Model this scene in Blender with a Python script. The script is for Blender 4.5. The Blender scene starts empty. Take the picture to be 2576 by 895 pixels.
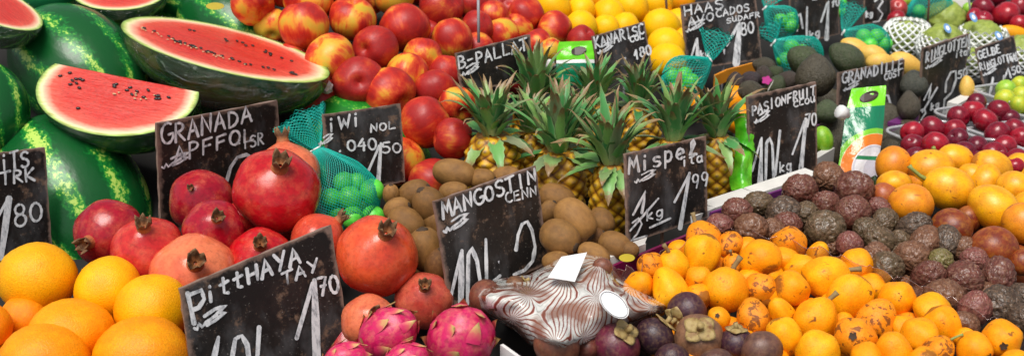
import bpy, bmesh, math, random
from mathutils import Vector, Matrix, Quaternion, noise as mnoise
R = math.radians
random.seed(7)
scn = bpy.context.scene
COL = scn.collection

# ------------------------------------------------------------------ camera
F, U0, V0, PITCH = 2900.0, 1288.0, 447.5, R(20)
CAM = Vector((0, 0, 1.56))
RIGHT = Vector((1, 0, 0)); FWD = Vector((0, math.cos(PITCH), -math.sin(PITCH))); UP = Vector((0, math.sin(PITCH), math.cos(PITCH)))
cd = bpy.data.cameras.new('camera'); cam = bpy.data.objects.new('camera', cd); COL.objects.link(cam)
cam.location = CAM; cam.rotation_euler = (math.pi/2 - PITCH, 0, 0)
cd.sensor_width = 36; cd.lens = 36*F/2576; cd.clip_end = 200; cd.clip_start = .05
cd.dof.use_dof = True; cd.dof.focus_distance = 1.38; cd.dof.aperture_fstop = 9
scn.camera = cam

# the heap surface: how many photo units one centimetre measures, across the stall
GU = [-300, 0, 850, 1700, 2576, 2900]; GV = [-200, 0, 220, 450, 670, 895, 1100]
GS = [[15.3, 15.3, 14.0, 10.7, 9.0, 8.6], [16.8, 16.6, 15.6, 12.2, 10.7, 10.3], [18.4, 18.2, 17.0, 14.8, 13.6, 13.3],
      [20.2, 20.0, 19.6, 18.2, 17.9, 17.8], [22.6, 22.5, 22.1, 21.6, 21.5, 21.5], [25, 25, 25, 25, 25.3, 25.3], [27.5]*6]
def sf(u, v):
    def loc(a, x):
        for i in range(len(a)-1):
            if x <= a[i+1] or i == len(a)-2: return i, max(0, min(1, (x-a[i])/(a[i+1]-a[i])))
    i, a = loc(GU, u); j, b = loc(GV, v)
    return (GS[j][i]*(1-a)+GS[j][i+1]*a)*(1-b) + (GS[j+1][i]*(1-a)+GS[j+1][i+1]*a)*b
def ray(u, v): return RIGHT*((u-U0)/F) - UP*((v-V0)/F) + FWD
def P(u, v, s=None):
    if s is None: s = sf(u, v)
    return CAM + ray(u, v)*(F/100.0/s)
def vdir(du, dv, toward=0.0): return (RIGHT*du - UP*dv - FWD*toward).normalized()

# ------------------------------------------------------------------ objects
def tag(o, label, cat, group=None, kind=None):
    if label: o['label'] = label
    if cat: o['category'] = cat
    if group: o['group'] = group
    if kind: o['kind'] = kind
    return o
def mesh_of(name, vs, fs, mat=None, smooth=True):
    me = bpy.data.meshes.new(name); me.from_pydata([tuple(v) for v in vs], [], fs); me.update()
    if smooth: me.polygons.foreach_set('use_smooth', [True]*len(me.polygons))
    if mat: me.materials.append(mat)
    return me
def obj(name, me, parent=None, mat=None, col=None):
    o = bpy.data.objects.new(name, me); COL.objects.link(o)
    if mat and not me.materials: me.materials.append(mat)
    if parent: o.parent = parent
    if col: o.color = (*col[:3], col[3] if len(col) > 3 else 1)
    return o
def empty(name, loc, label, cat, group=None):
    o = bpy.data.objects.new(name, None); COL.objects.link(o); o.location = loc; o.empty_display_size = .02
    return tag(o, label, cat, group)
def rot_to(d, roll=0.0, axis='Z'):
    return (d.to_track_quat(axis, 'X' if axis == 'Z' else 'Z') @ Quaternion((0, 0, 1), roll)) if axis == 'Z' else d.to_track_quat(axis, 'Z')
def lathe(prof, seg=24, fn=None):
    vs, fs = [], []
    for k, (r, z) in enumerate(prof):
        for i in range(seg):
            a = 2*math.pi*i/seg; p = Vector((r*math.cos(a), r*math.sin(a), z))
            vs.append(fn(p, k, a) if fn else p)
    for k in range(len(prof)-1):
        for i in range(seg):
            j = (i+1) % seg; fs.append((k*seg+i, k*seg+j, (k+1)*seg+j, (k+1)*seg+i))
    for k, flip in ((0, True), (len(prof)-1, False)):
        if prof[k][0] > 1e-4:
            c = len(vs); m = Vector((0, 0, 0))
            for i in range(seg): m += vs[k*seg+i]
            vs.append(m/seg)
            for i in range(seg):
                j = (i+1) % seg; fs.append((c, k*seg+j, k*seg+i) if flip else (c, k*seg+i, k*seg+j))
    return vs, fs
def ball_prof(n=14, f=lambda t: (1, 1)):
    out = []
    for k in range(n+1):
        t = math.pi*(1-k/n); a, b = f(t); out.append((max(2e-5, math.sin(t)*a), math.cos(t)*b))
    return out
def tube(pts, rad, seg=6):
    vs, fs = [], []; n = len(pts); rad = rad if isinstance(rad, (list, tuple)) else [rad]*n
    for k, p in enumerate(pts):
        p = Vector(p); d = (Vector(pts[min(k+1, n-1)])-Vector(pts[max(k-1, 0)])).normalized()
        x = d.orthogonal().normalized() if k == 0 else (x - d*x.dot(d)).normalized(); y = d.cross(x)
        for i in range(seg):
            a = 2*math.pi*i/seg; vs.append(p+(x*math.cos(a)+y*math.sin(a))*rad[k])
    for k in range(n-1):
        for i in range(seg):
            j = (i+1) % seg; fs.append((k*seg+i, k*seg+j, (k+1)*seg+j, (k+1)*seg+i))
    fs.append(tuple(range(seg-1, -1, -1))); fs.append(tuple(range((n-1)*seg, n*seg)))
    return vs, fs
def merge(*parts):
    vs, fs = [], []
    for v, f in parts:
        b = len(vs); vs += list(v); fs += [tuple(i+b for i in q) for q in f]
    return vs, fs
def slab(quad, back):      # a flat quad given thickness along vector back
    q = [Vector(p) for p in quad]; b = [p+back for p in q]
    return q+b, [(0, 3, 2, 1), (4, 5, 6, 7), (0, 1, 5, 4), (1, 2, 6, 5), (2, 3, 7, 6), (3, 0, 4, 7)]

# ------------------------------------------------------------------ materials
class N:
    def __init__(s, name):
        s.m = bpy.data.materials.new(name); s.m.use_nodes = True; s.t = s.m.node_tree; s.t.nodes.clear()
        s.out = s.n('ShaderNodeOutputMaterial'); s._o = s._i = None
    def n(s, t): return s.t.nodes.new(t)
    def set(s, inp, v):
        if hasattr(v, 'is_linked') or isinstance(v, bpy.types.NodeSocket): s.t.links.new(v, inp)
        else: inp.default_value = v if not (isinstance(v, tuple) and len(v) == 3 and inp.type == 'RGBA') else (*v, 1)
    @property
    def oc(s):
        if not s._o: s._o = s.n('ShaderNodeTexCoord')
        return s._o.outputs['Object']
    @property
    def uv(s):
        s.oc; return s._o.outputs['UV']
    @property
    def info(s):
        if not s._i: s._i = s.n('ShaderNodeObjectInfo')
        return s._i
    def vadd(s, a, b, op='ADD'):
        n = s.n('ShaderNodeVectorMath'); n.operation = op; s.set(n.inputs[0], a); s.set(n.inputs[1], b); return n.outputs[0]
    def rco(s, stretch=(1, 1, 1), k=37.0):     # object coords shifted per object
        m = s.math('MULTIPLY', s.info.outputs['Random'], k)
        return s.vadd(s.vadd(s.oc, stretch, 'MULTIPLY'), m)
    def math(s, op, a, b=0.0, c=None):
        n = s.n('ShaderNodeMath'); n.operation = op; s.set(n.inputs[0], a); s.set(n.inputs[1], b)
        if c is not None: s.set(n.inputs[2], c)
        return n.outputs[0]
    def noise(s, vec, scale, detail=3, rough=.55, dist=0.0):
        n = s.n('ShaderNodeTexNoise'); s.set(n.inputs['Vector'], vec); n.inputs['Scale'].default_value = scale
        n.inputs['Detail'].default_value = detail; n.inputs['Roughness'].default_value = rough; n.inputs['Distortion'].default_value = dist
        return n.outputs['Fac']
    def voro(s, vec, scale, feat='F1'):
        n = s.n('ShaderNodeTexVoronoi'); s.set(n.inputs['Vector'], vec); n.inputs['Scale'].default_value = scale; n.feature = feat
        return n.outputs['Distance']
    def ramp(s, f, stops, interp='LINEAR'):
        n = s.n('ShaderNodeValToRGB'); s.set(n.inputs[0], f); n.color_ramp.interpolation = interp
        while len(n.color_ramp.elements) < len(stops): n.color_ramp.elements.new(.5)
        for e, (p, c) in zip(n.color_ramp.elements, stops):
            e.position = p; e.color = (*c, 1) if not isinstance(c, (int, float)) else (c, c, c, 1)
        return n.outputs[0]
    def mix(s, f, a, b, mode='MIX'):
        n = s.n('ShaderNodeMix'); n.data_type = 'RGBA'; n.blend_type = mode
        s.set(n.inputs[0], f); s.set(n.inputs[6], a); s.set(n.inputs[7], b); return n.outputs[2]
    def sep(s, v):
        n = s.n('ShaderNodeSeparateXYZ'); s.set(n.inputs[0], v); return n.outputs
    def bump(s, h, strength=.3, dist=.01, normal=None):
        n = s.n('ShaderNodeBump'); s.set(n.inputs['Height'], h); n.inputs['Strength'].default_value = strength; n.inputs['Distance'].default_value = dist
        if normal: s.set(n.inputs['Normal'], normal)
        return n.outputs[0]
    def attr(s, name):
        n = s.n('ShaderNodeAttribute'); n.attribute_name = name; return n
    def pbr(s, col, rough=.5, normal=None, **kw):
        n = s.n('ShaderNodeBsdfPrincipled'); s.set(n.inputs['Base Color'], col); s.set(n.inputs['Roughness'], rough)
        if normal: s.set(n.inputs['Normal'], normal)
        for k, v in kw.items(): s.set(n.inputs[k.replace('_', ' ')], v)
        s.t.links.new(n.outputs[0], s.out.inputs[0]); return s.m
    def clear(s, tint, gloss, rough, normal=None, haze=0.0, hazecol=(.9, .9, .92)):
        tr = s.n('ShaderNodeBsdfTransparent'); s.set(tr.inputs[0], tint)
        gl = s.n('ShaderNodeBsdfGlossy'); gl.inputs['Roughness'].default_value = rough
        if normal: s.set(gl.inputs['Normal'], normal)
        lw = s.n('ShaderNodeLayerWeight'); lw.inputs[0].default_value = .35
        if normal: s.set(lw.inputs['Normal'], normal)
        f = s.math('MULTIPLY_ADD', lw.outputs['Facing'], gloss, gloss*.35)
        m = s.n('ShaderNodeMixShader'); s.set(m.inputs[0], f); s.t.links.new(tr.outputs[0], m.inputs[1]); s.t.links.new(gl.outputs[0], m.inputs[2])
        last = m.outputs[0]
        if haze:
            df = s.n('ShaderNodeBsdfDiffuse'); s.set(df.inputs[0], hazecol); m2 = s.n('ShaderNodeMixShader'); s.set(m2.inputs[0], haze)
            s.t.links.new(last, m2.inputs[1]); s.t.links.new(df.outputs[0], m2.inputs[2]); last = m2.outputs[0]
        s.t.links.new(last, s.out.inputs[0]); return s.m
M = {}
def simple(name, c, rough=.5, **kw):
    n = N(name); v = n.noise(n.oc, 30, 3)
    M[name] = n.pbr(n.mix(n.ramp(v, [(.3, 0), (.7, 1)]), tuple(x*.82 for x in c), c), rough, **kw)
simple('cardboard', (.42, .27, .14), .8); simple('white_card', (.72, .70, .66), .7); simple('pale_card', (.24, .22, .18), .7); simple('purple_card', (.16, .025, .16), .45)
simple('wine_film', (.17, .008, .06), .25); simple('orange_card', (.82, .30, .015), .6); simple('white_plastic', (.85, .85, .84), .35)
simple('sticker_white', (.93, .93, .92), .5); simple('sticker_yellow', (.58, .47, .03), .5); simple('sticker_blue', (.15, .33, .62), .5)
simple('sticker_pink', (.6, .04, .3), .5); simple('metal_rod', (.33, .33, .35), .4); simple('wood_stick', (.11, .05, .025), .7)
simple('dark_hole', (.03, .008, .004), .4); simple('ink', (.03, .03, .03), .5); simple('leaf_green', (.03, .33, .03), .35)
simple('mint', (.05, .42, .06), .4); simple('shelf', (.012, .011, .010), .9); simple('ground', (.12, .115, .11), .95)
simple('seed', (.012, .008, .007), .3); simple('seed_pale', (.6, .42, .22), .4); simple('crown_brown', (.16, .085, .035), .75)
simple('stem_tan', (.27, .19, .08), .75); simple('stem_green', (.28, .33, .08), .6); simple('calyx_dark', (.06, .035, .018), .8)

n = N('apple_skin')       # obj.color: r = blush, g = crimson
sc = n.sep(n.info.outputs['Color']); v = n.rco((1, 1, .16))
streak = n.noise(v, 7.5, 4, .6); patch = n.noise(n.rco(k=91), 1.15, 1)
bl = n.math('ADD', n.math('MULTIPLY', n.math('SUBTRACT', patch, .5), 2.1), n.math('ADD', sc[0], n.math('MULTIPLY', n.math('SUBTRACT', streak, .5), .75)))
base = n.ramp(bl, [(.08, (.62, .42, .035)), (.3, (.78, .34, .03)), (.5, (.70, .10, .02)), (.75, (.52, .016, .010)), (1, (.36, .008, .012))])
crim = n.mix(n.ramp(streak, [(.3, 0), (.75, 1)]), (.38, .008, .014), (.22, .004, .012))
c = n.mix(sc[1], base, crim)
dots = n.ramp(n.voro(n.rco(), 15), [(.07, 1), (.13, 0)])
c = n.mix(n.math('MULTIPLY', dots, .35), c, (.85, .5, .25))
c = n.mix(n.math('MULTIPLY', n.noise(n.rco(k=11), 3, 5, .7), .09), c, (.62, .20, .05))
M['apple'] = n.pbr(c, n.ramp(n.noise(n.oc, 5, 4), [(.3, .33), (.7, .52)]), n.bump(n.noise(n.rco(), 4, 4), .2, .002), Specular_IOR_Level=.35)

def tint_mat(name, dark, light, rough, scale=3.0, bump=.2, bscale=20, bdist=.03, spots=None, blotch=None, dk=.6, lt=.35, spec=.5, ridge=0, **kw):
    """skin whose main colour is the object's own, mottled towards two other colours"""
    n = N(name); c = n.info.outputs['Color']; v = n.rco()
    a = n.noise(v, scale, 4, .6); b = n.noise(n.rco(k=71), scale*2.3, 5, .65)
    c = n.mix(n.math('MULTIPLY', n.ramp(a, [(.40, 0), (.68, 1)]), dk), c, dark)
    c = n.mix(n.math('MULTIPLY', n.ramp(b, [(.46, 0), (.72, 1)]), lt), c, light)
    if spots:
        sp = n.ramp(n.voro(v, spots[1]), [(spots[2]*.6, 1), (spots[2], 0)]); c = n.mix(n.math('MULTIPLY', sp, spots[3]), c, spots[0])
    if blotch:    # brown bruises; obj.alpha raises the amount
        al = n.math('SUBTRACT', 1.0, n.info.outputs['Alpha'])
        w = n.noise(n.rco(k=53), blotch[1], 4, .62, .6); w = n.math('ADD', w, n.math('MULTIPLY', al, .22))
        c = n.mix(n.ramp(w, [(blotch[2], 0), (blotch[2]+.045, .9)]), c, blotch[0])
        pole = n.math('ADD', n.math('MULTIPLY', n.sep(n.oc)[2], -1.0), n.math('MULTIPLY', n.math('SUBTRACT', n.noise(n.rco(k=43), 4, 4, .65), .5), .35))
        c = n.mix(n.ramp(pole, [(.91, 0), (1.0, .8)]), c, blotch[0])
        sc = n.noise(n.vadd(n.rco((1, 1, .25), k=61), (7, 7, 7), 'MULTIPLY'), 1.0, 3, .6); c = n.mix(n.ramp(sc, [(.70, 0), (.74, .75)]), c, (.30, .07, .012))
    h = n.noise(v, bscale, 4, .6)
    if ridge:
        g1 = n.math('ABSOLUTE', n.math('SUBTRACT', n.noise(n.rco((1, 1, .7), k=13), ridge, 2, .5, .8), .5)); h = n.math('ADD', n.math('MULTIPLY', h, .25), n.math('MULTIPLY', n.math('MINIMUM', g1, .14), 5.0))
        c = n.mix(n.ramp(g1, [(0, .38), (.05, 0)]), c, dark)
    c = n.mix(1.0, c, n.ramp(n.noise(n.rco(k=29), bscale*1.3, 3, .7), [(.28, .70), (.5, 1.0), (.72, 1.12)]), 'MULTIPLY')
    M[name] = n.pbr(c, n.ramp(b, [(.3, max(.05, rough-.1)), (.7, rough+.1)]), n.bump(h, bump, bdist*.032), Specular_IOR_Level=spec, **kw)
tint_mat('orange', (.88, .24, .001), (.95, .50, .002), .40, 1.2, .5, 24, .05, spec=.3, spots=((.35, .17, .03), 5.5, .045, .75), dk=.5, lt=.4)
tint_mat('yellow_fruit', (.9, .36, .001), (.95, .60, .004), .45, 1.2, .3, 22, .03, dk=.4, spec=.25)
tint_mat('pomegranate', (.42, .007, .014), (.80, .20, .08), .23, 1.0, .2, 6, .05, spots=((.30, .16, .07), 5, .045, .7), dk=.6, lt=.36, spec=.5)
tint_mat('loquat', (.90, .21, .001), (.96, .44, .004), .46, 1.5, .35, 14, .06, spec=.3, spots=((.14, .05, .012), 3.1, .075, .9), blotch=((.20, .06, .012), 1.9, .638), dk=.55, lt=.35)
tint_mat('granadilla', (.45, .09, .010), (.9, .42, .03), .4, 1.6, .2, 14, .03, spots=((.25, .10, .02), 5, .05, .6), blotch=((.33, .10, .018), 2.2, .66), dk=.5, lt=.22)
tint_mat('passion', (.06, .026, .018), (.38, .23, .14), .34, 2.6, .55, 9, .045, dk=.35, lt=.55, spec=.5, ridge=2.9)
tint_mat('mangosteen', (.018, .008, .012), (.30, .17, .08), .42, 2.2, .3, 9, .04, spots=((.38, .24, .12), 7, .05, .7), dk=.6, lt=.35)
tint_mat('kiwi', (.12, .05, .014), (.40, .185, .05), .52, 1.6, .6, 34, .035, dk=.6, lt=.35, spec=.35, Sheen_Weight=.03, Sheen_Tint=(.9, .6, .3, 1))
tint_mat('plum', (.07, .003, .014), (.42, .03, .05), .24, 1.6, .1, 6, .02, spots=((.45, .2, .15), 11, .04, .35), dk=.6, lt=.3)
tint_mat('avocado', (.02, .02, .014), (.15, .13, .085), .33, 3, 1.0, 12, .09, dk=.4, lt=.5)
tint_mat('mango', (.70, .33, .05), (.85, .62, .14), .5, 1.3, .1, 8, .02)
tint_mat('lime', (.03, .36, .02), (.35, .80, .10), .35, 2, .3, 24, .02, dk=.5)
tint_mat('cherimoya', (.10, .16, .02), (.48, .50, .13), .5, 2.5, .4, 9, .06, dk=.5)
tint_mat('dragonfruit', (.44, .005, .06), (.72, .22, .14), .40, 1.5, .3, 6, .05, dk=.5, lt=.6)
tint_mat('rough_brown', (.05, .02, .01), (.42, .24, .10), .6, 3, .5, 8, .05)

n = N('melon_rind')       # long axis is local Z
x, y, z = n.sep(n.oc)[:3]; ang = n.math('ARCTAN2', y, x)
wob = n.noise(n.rco((1, 1, 1.6)), 4.2, 6, .72); wob2 = n.noise(n.rco(k=17), 20, 5, .75)
st = n.math('SINE', n.math('ADD', n.math('MULTIPLY', ang, 9.0), n.math('MULTIPLY', n.math('SUBTRACT', wob, .5), 3.4)))
st = n.math('ADD', st, n.math('MULTIPLY', n.math('SUBTRACT', wob2, .5), 3.2))
brk = n.noise(n.rco(k=5), 2.1, 3); st = n.math('ADD', st, n.math('MULTIPLY', n.math('SUBTRACT', brk, .55), 2.4))
c = n.ramp(st, [(0, (.005, .085, .018)), (.45, (.008, .17, .028)), (.76, (.016, .26, .03)), (.88, (.12, .42, .035)), (1, (.46, .66, .12))])
c = n.mix(n.math('MULTIPLY', n.info.outputs['Alpha'], 1.0), n.info.outputs['Color'], c)
M['melon'] = n.pbr(c, .26, n.bump(n.noise(n.oc, 7, 4), .15, .004), Specular_IOR_Level=.4)
n = N('melon_flesh')      # unit disc in local x,y
x, y, z = n.sep(n.oc)[:3]; rr = n.math('SQRT', n.math('ADD', n.math('MULTIPLY', x, x), n.math('MULTIPLY', y, y)))
fib = n.noise(n.rco((1.2, 4.5, 2)), 3.5, 6, .65)
rr2 = n.math('ADD', rr, n.math('MULTIPLY', n.math('SUBTRACT', fib, .5), .10))
c = n.ramp(rr2, [(.0, (.56, .020, .012)), (.62, (.62, .028, .018)), (.81, (.72, .085, .05)), (.885, (.86, .46, .31)), (.93, (.84, .78, .45)), (.97, (.45, .62, .15)), (1, (.08, .25, .03))])
c = n.mix(n.ramp(fib, [(.42, 0), (.75, .5)]), c, n.mix(.45, c, (.80, .20, .13)))
gr_ = n.noise(n.rco((1, 2, 1), k=11), 24, 3, .7); c = n.mix(n.ramp(rr, [(.80, 1), (.9, .2)]), c, n.mix(1.0, c, n.ramp(gr_, [(.32, .72), (.5, 1.0), (.7, 1.16)]), 'MULTIPLY'))
M['flesh'] = n.pbr(c, .38, n.bump(fib, .5, .006), Subsurface_Weight=0.0)

n = N('pine_body'); at = n.attr('eye'); f = at.outputs['Color']
fx = n.sep(f); v = n.noise(n.oc, 40, 3)
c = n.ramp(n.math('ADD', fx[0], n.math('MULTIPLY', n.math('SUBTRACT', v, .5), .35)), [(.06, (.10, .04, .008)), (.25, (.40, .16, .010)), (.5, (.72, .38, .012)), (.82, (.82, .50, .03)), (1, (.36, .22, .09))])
c = n.mix(n.ramp(n.noise(n.rco(), 2.5, 2), [(.45, 0), (.75, .5)]), c, (.32, .12, .012))
M['pine_body'] = n.pbr(c, .42, n.bump(v, .4, .001))
n = N('pine_leaf'); at = n.attr('leaf'); x, y, z = n.sep(at.outputs['Color'])[:3]
g = n.ramp(y, [(.05, (.04, .21, .055)), (.35, (.10, .40, .09)), (.6, (.30, .50, .12)), (.8, (.22, .28, .13)), (1, (.33, .27, .18))]); g = n.mix(n.ramp(n.noise(n.oc, 90, 4), [(.35, 0), (.7, .6)]), g, (.09, .20, .10))
g = n.mix(n.ramp(z, [(.55, 0), (.95, .55)]), g, (.36, .46, .22))
tip = n.math('ADD', x, n.math('MULTIPLY', n.math('SUBTRACT', n.noise(n.oc, 30, 2), .5), .35))
c = n.mix(n.ramp(tip, [(.72, 0), (.88, 1)]), g, n.mix(n.noise(n.oc, 45, 2), (.13, .07, .03), (.38, .25, .12)))
c = n.mix(n.ramp(tip, [(.05, .6), (.22, 0)]), c, (.42, .45, .20))
M['pine_leaf'] = n.pbr(c, .42, Specular_IOR_Level=.45)

n = N('net_teal'); M['net'] = n.pbr(n.mix(n.noise(n.oc, 60, 2), (.0, .34, .28), (.005, .52, .42)), .35)
n = N('foam_net'); M['foam'] = n.pbr((.86, .88, .86), .6)
n = N('clear_film'); M['film'] = n.clear((.97, .97, .97), .5, .06, n.bump(n.noise(n.oc, 60, 4), .7, .003))
n = N('clear_tub'); M['tub'] = n.clear((.90, .91, .91), .55, .05, None, .07)
n = N('clear_rim'); M['rim'] = n.clear((.93, .94, .94), .7, .07, None, .32)
n = N('tray_film'); M['tray_film'] = n.clear((.86, .74, .70), .35, .10, n.bump(n.noise(n.oc, 45, 3), .6, .003), .10, (.8, .55, .5))
n = N('smoke'); 
n = N('board')
v = n.noise(n.oc, 14, 6, .7); v2 = n.noise(n.rco(k=3), 75, 4, .7); v3 = n.noise(n.rco(k=9), 420, 3, .6)
c = n.mix(n.ramp(v, [(.45, 0), (.72, .75)]), (.013, .011, .010), (.05, .036, .03)); smg = n.noise(n.vadd(n.rco(k=21), (1, 1, .55), 'MULTIPLY'), 22, 4, .62); c = n.mix(n.ramp(smg, [(.50, 0), (.72, .65)]), c, (.13, .13, .135))
c = n.mix(n.ramp(n.math('ADD', v, n.math('MULTIPLY', v2, .6)), [(.86, 0), (.98, .9)]), c, (.24, .15, .10))
c = n.mix(n.ramp(v3, [(.66, 0), (.74, .7)]), c, (.42, .38, .34))
e = n.attr('edge'); c = n.mix(n.ramp(n.math('ADD', n.sep(e.outputs['Color'])[0], n.math('MULTIPLY', n.math('SUBTRACT', v2, .5), 1.1)), [(.62, 0), (.95, .85)]), c, (.27, .18, .14))
M['board'] = n.pbr(c, .45, n.bump(v2, .25, .0012), Specular_IOR_Level=.3)
n = N('chalk'); v = n.noise(n.vadd(n.oc, (1, 1, .4), 'MULTIPLY'), 170, 4, .7)
M['chalk'] = n.pbr(n.ramp(v, [(.28, (.12, .12, .13)), (.42, (.55, .57, .59)), (.56, (.84, .85, .86))]), .8)
n = N('marbled_film')
u, v, _ = n.sep(n.uv)[:3]; ph = n.math('MULTIPLY', n.noise(n.oc, 24, 2), 15.0)
for (pu, pv, k) in ((1330, 742, 13), (1512, 660, 15), (1500, 748, -12), (1395, 860, 14), (1420, 700, -13), (1640, 772, 11), (1290, 800, -9), (1590, 720, -10), (1470, 845, 9)):
    ph = n.math('ADD', ph, n.math('MULTIPLY', n.math('ARCTAN2', n.math('SUBTRACT', v, pv/100.0), n.math('SUBTRACT', u, pu/100.0)), float(round(k*1.5))))
sw = n.math('MULTIPLY_ADD', n.math('SINE', ph), .5, .5)
c = n.ramp(sw, [(0, (.17, .035, .022)), (.16, (.34, .12, .08)), (.30, (.66, .66, .62)), (.60, (.72, .72, .68)), (.72, (.30, .31, .28)), (.80, (.64, .65, .61)), (1, (.70, .69, .65))])
br = n.ramp(n.noise(n.oc, 20, 3), [(.47, 0), (.60, .85)]); c = n.mix(br, c, (.20, .07, .035))
M['marbled'] = n.pbr(c, .16, n.bump(n.noise(n.oc, 50, 3), .35, .01), Coat_Weight=.5)

n = N('pouch_print'); u, v, _ = n.sep(n.uv)[:3]
du = n.math('MULTIPLY', n.math('SUBTRACT', u, .88), .42); dv = n.math('SUBTRACT', v, .82)
dd = n.math('SQRT', n.math('ADD', n.math('MULTIPLY', du, du), n.math('MULTIPLY', dv, dv)))
c = n.ramp(dd, [(0, (.55, .52, .58)), (.12, (.80, .78, .80)), (.215, (.62, .60, .66)), (.235, (.88, .88, .86)), (.245, (.85, .22, .012)), (.345, (.85, .25, .015)), (.35, (.85, .86, .5)), (.355, (.22, .62, .03)), (.40, (.20, .6, .03)), (.405, (.005, .20, .09))], 'CONSTANT')
top = n.ramp(n.math('ADD', v, n.math('MULTIPLY', u, .03)), [(0, 1), (.215, 0)], 'CONSTANT'); c = n.mix(top, c, (.20, .72, .012))
bot = n.ramp(n.math('ADD', v, n.math('MULTIPLY', n.noise(n.oc, 60, 3), .1)), [(0, 0), (.93, 1)], 'CONSTANT'); bot = n.math('MULTIPLY', bot, n.ramp(dd, [(0, 1), (.24, 0)], 'CONSTANT'))
c = n.mix(bot, c, (.03, .05, .015))
band = n.ramp(n.math('ADD', v, n.math('MULTIPLY', u, .06)), [(0, 0), (.735, 1), (.775, 0)], 'CONSTANT'); band = n.math('MULTIPLY', band, n.ramp(dd, [(0, 1), (.232, 0)], 'CONSTANT'))
c = n.mix(band, c, (.02, .22, .08))
cr = n.noise(n.vadd(n.oc, (1, 1, .5), 'MULTIPLY'), 55, 3, .6)
c = n.mix(n.ramp(cr, [(.60, 0), (.75, .28)]), c, (.5, .75, .65))
M['pouch'] = n.pbr(c, .2, n.bump(cr, .6, .005), Coat_Weight=.5)
n = N('pouch_plain'); u, v, _ = n.sep(n.uv)[:3]; c = n.ramp(v, [(0, (.16, .70, .015)), (.42, (.9, .9, .88)), (.5, (.005, .20, .09))], 'CONSTANT')
M['pouch_plain'] = n.pbr(c, .2, n.bump(n.noise(n.oc, 45, 3), .5, .005))
n = N('green_bag'); cr = n.noise(n.oc, 22, 3, .6)
M['green_bag'] = n.pbr(n.mix(n.ramp(cr, [(.35, 0), (.65, 1)]), (.06, .42, .012), (.22, .70, .03)), .25, n.bump(cr, .8, .01))

# ------------------------------------------------------------------ shared fruit meshes (unit radius)
def dimple(t):   # apple profile
    return (1.0+.04*math.cos(t), 1)
def apple_prof():
    out = []
    for k in range(19):
        t = math.pi*(1-k/18); r = math.sin(t)*(1.0+.05*math.cos(t)); z = .93*math.cos(t)
        z -= .26*math.exp(-(r/.22)**2)*(1 if t < 1.5 else 0); z += .15*math.exp(-(r/.2)**2)*(1 if t > 1.6 else 0)
        out.append((max(r, 2e-5), z))
    return out
def knob(amount, lobes=5, seed=0, freq=1.4):
    def fn(p, k, a):
        q = mnoise.noise(p*freq+Vector((seed*3.1, seed, -seed)))
        return p*(1+amount*q+amount*.35*math.cos(lobes*a+seed)*(p.x*p.x+p.y*p.y))
    return fn
ME = {}
ME['apple'] = [mesh_of('apple', *lathe(apple_prof(), 28, knob(.055, 5, i)), M['apple']) for i in range(4)]
ME['orange'] = [mesh_of('orange', *lathe(ball_prof(14), 28, knob(.035, 3, i)), M['orange']) for i in range(3)]
ME['yellow'] = [mesh_of('yellow_fruit', *lathe(ball_prof(12), 24, knob(.04, 4, i)), M['yellow_fruit']) for i in range(3)]
def pom(i):
    return mesh_of('skin', *lathe(ball_prof(18, lambda t: (1+.03*math.cos(t), .92+.10*math.exp(-(t/.35)**2))), 30, knob(.055, 6, i, 1.1)), M['pomegranate'])
ME['pom'] = [pom(i) for i in range(4)]
def pom_crown(seed):
    rnd = random.Random(seed); vs, fs = [], []; seg = 24; hs = [rnd.uniform(.7, 1.15) for _ in range(6)]
    rings = [(.36, -.12), (.24, .06), (.20, .22), (.24, .36), (.27, .48)]
    for (r, z) in rings + [(.22, .44), (.15, .25), (.05, .16)]:
        inner = (r, z) in [(.22, .44), (.15, .25), (.05, .16)]
        for i in range(seg):
            a = 2*math.pi*i/seg; tooth = abs(((i*6/seg) % 1)-.5)*2; h = hs[int(i*6/seg)]
            k = max(0, z-.2)/.28; zz = z+(k*(1-tooth)*.16*h if True else 0)-(k*tooth*.13); rr = r*(1+.12*k*math.sin(3*a+seed))
            vs.append(Vector((rr*math.cos(a), rr*math.sin(a), zz)))
    for k in range(7):
        for i in range(seg):
            j = (i+1) % seg; fs.append((k*seg+i, k*seg+j, (k+1)*seg+j, (k+1)*seg+i))
    return mesh_of('crown', vs, fs, None)
n = N('pom_crown'); z = n.sep(n.oc)[2]
c = n.ramp(n.math('ADD', z, n.math('MULTIPLY', n.math('SUBTRACT', n.noise(n.rco(), 5, 4), .5), .25)), [(0, (.45, .06, .02)), (.16, (.36, .13, .04)), (.32, (.11, .05, .02)), (.6, (.22, .12, .05))])
M['pom_crown'] = n.pbr(c, .7, n.bump(n.noise(n.oc, 12, 4), .6, .002))
ME['pcrown'] = [pom_crown(i) for i in range(4)]
for m_ in ME['pcrown']: m_.materials.append(M['pom_crown'])
ME['loquat'] = [mesh_of('skin', *lathe(ball_prof(14, lambda t: (1-(.02+.04*i)*math.cos(t), .98+.05*i)), 26, knob(.11, 5, i, 1.2)), M['loquat']) for i in range(5)]
ME['granadilla'] = [mesh_of('skin', *lathe(ball_prof(14, lambda t: (1-.03*math.cos(t), 1.08)), 26, knob(.03, 3, i)), M['granadilla']) for i in range(3)]
def passion(i):
    vs, fs = lathe(ball_prof(34), 56)
    out = []
    for p in vs:
        d = p.normalized(); q = d*2.3+Vector((i*7.3, i*1.7, 3)); w = mnoise.noise_vector(q*.9)*.5
        r1 = 1-abs(mnoise.noise(q*1.7+w))*1.8; r2 = 1-abs(mnoise.noise(q*3.4+w*1.5+Vector((9, 2, 4))))*1.8; lo = mnoise.noise(d*1.1+Vector((i*3, 0, 0)))
        out.append(d*(1+.07*lo+(.125*(r1-.6)+.06*(r2-.6))))
    return mesh_of('passion_fruit', out, fs, M['passion'])
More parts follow.
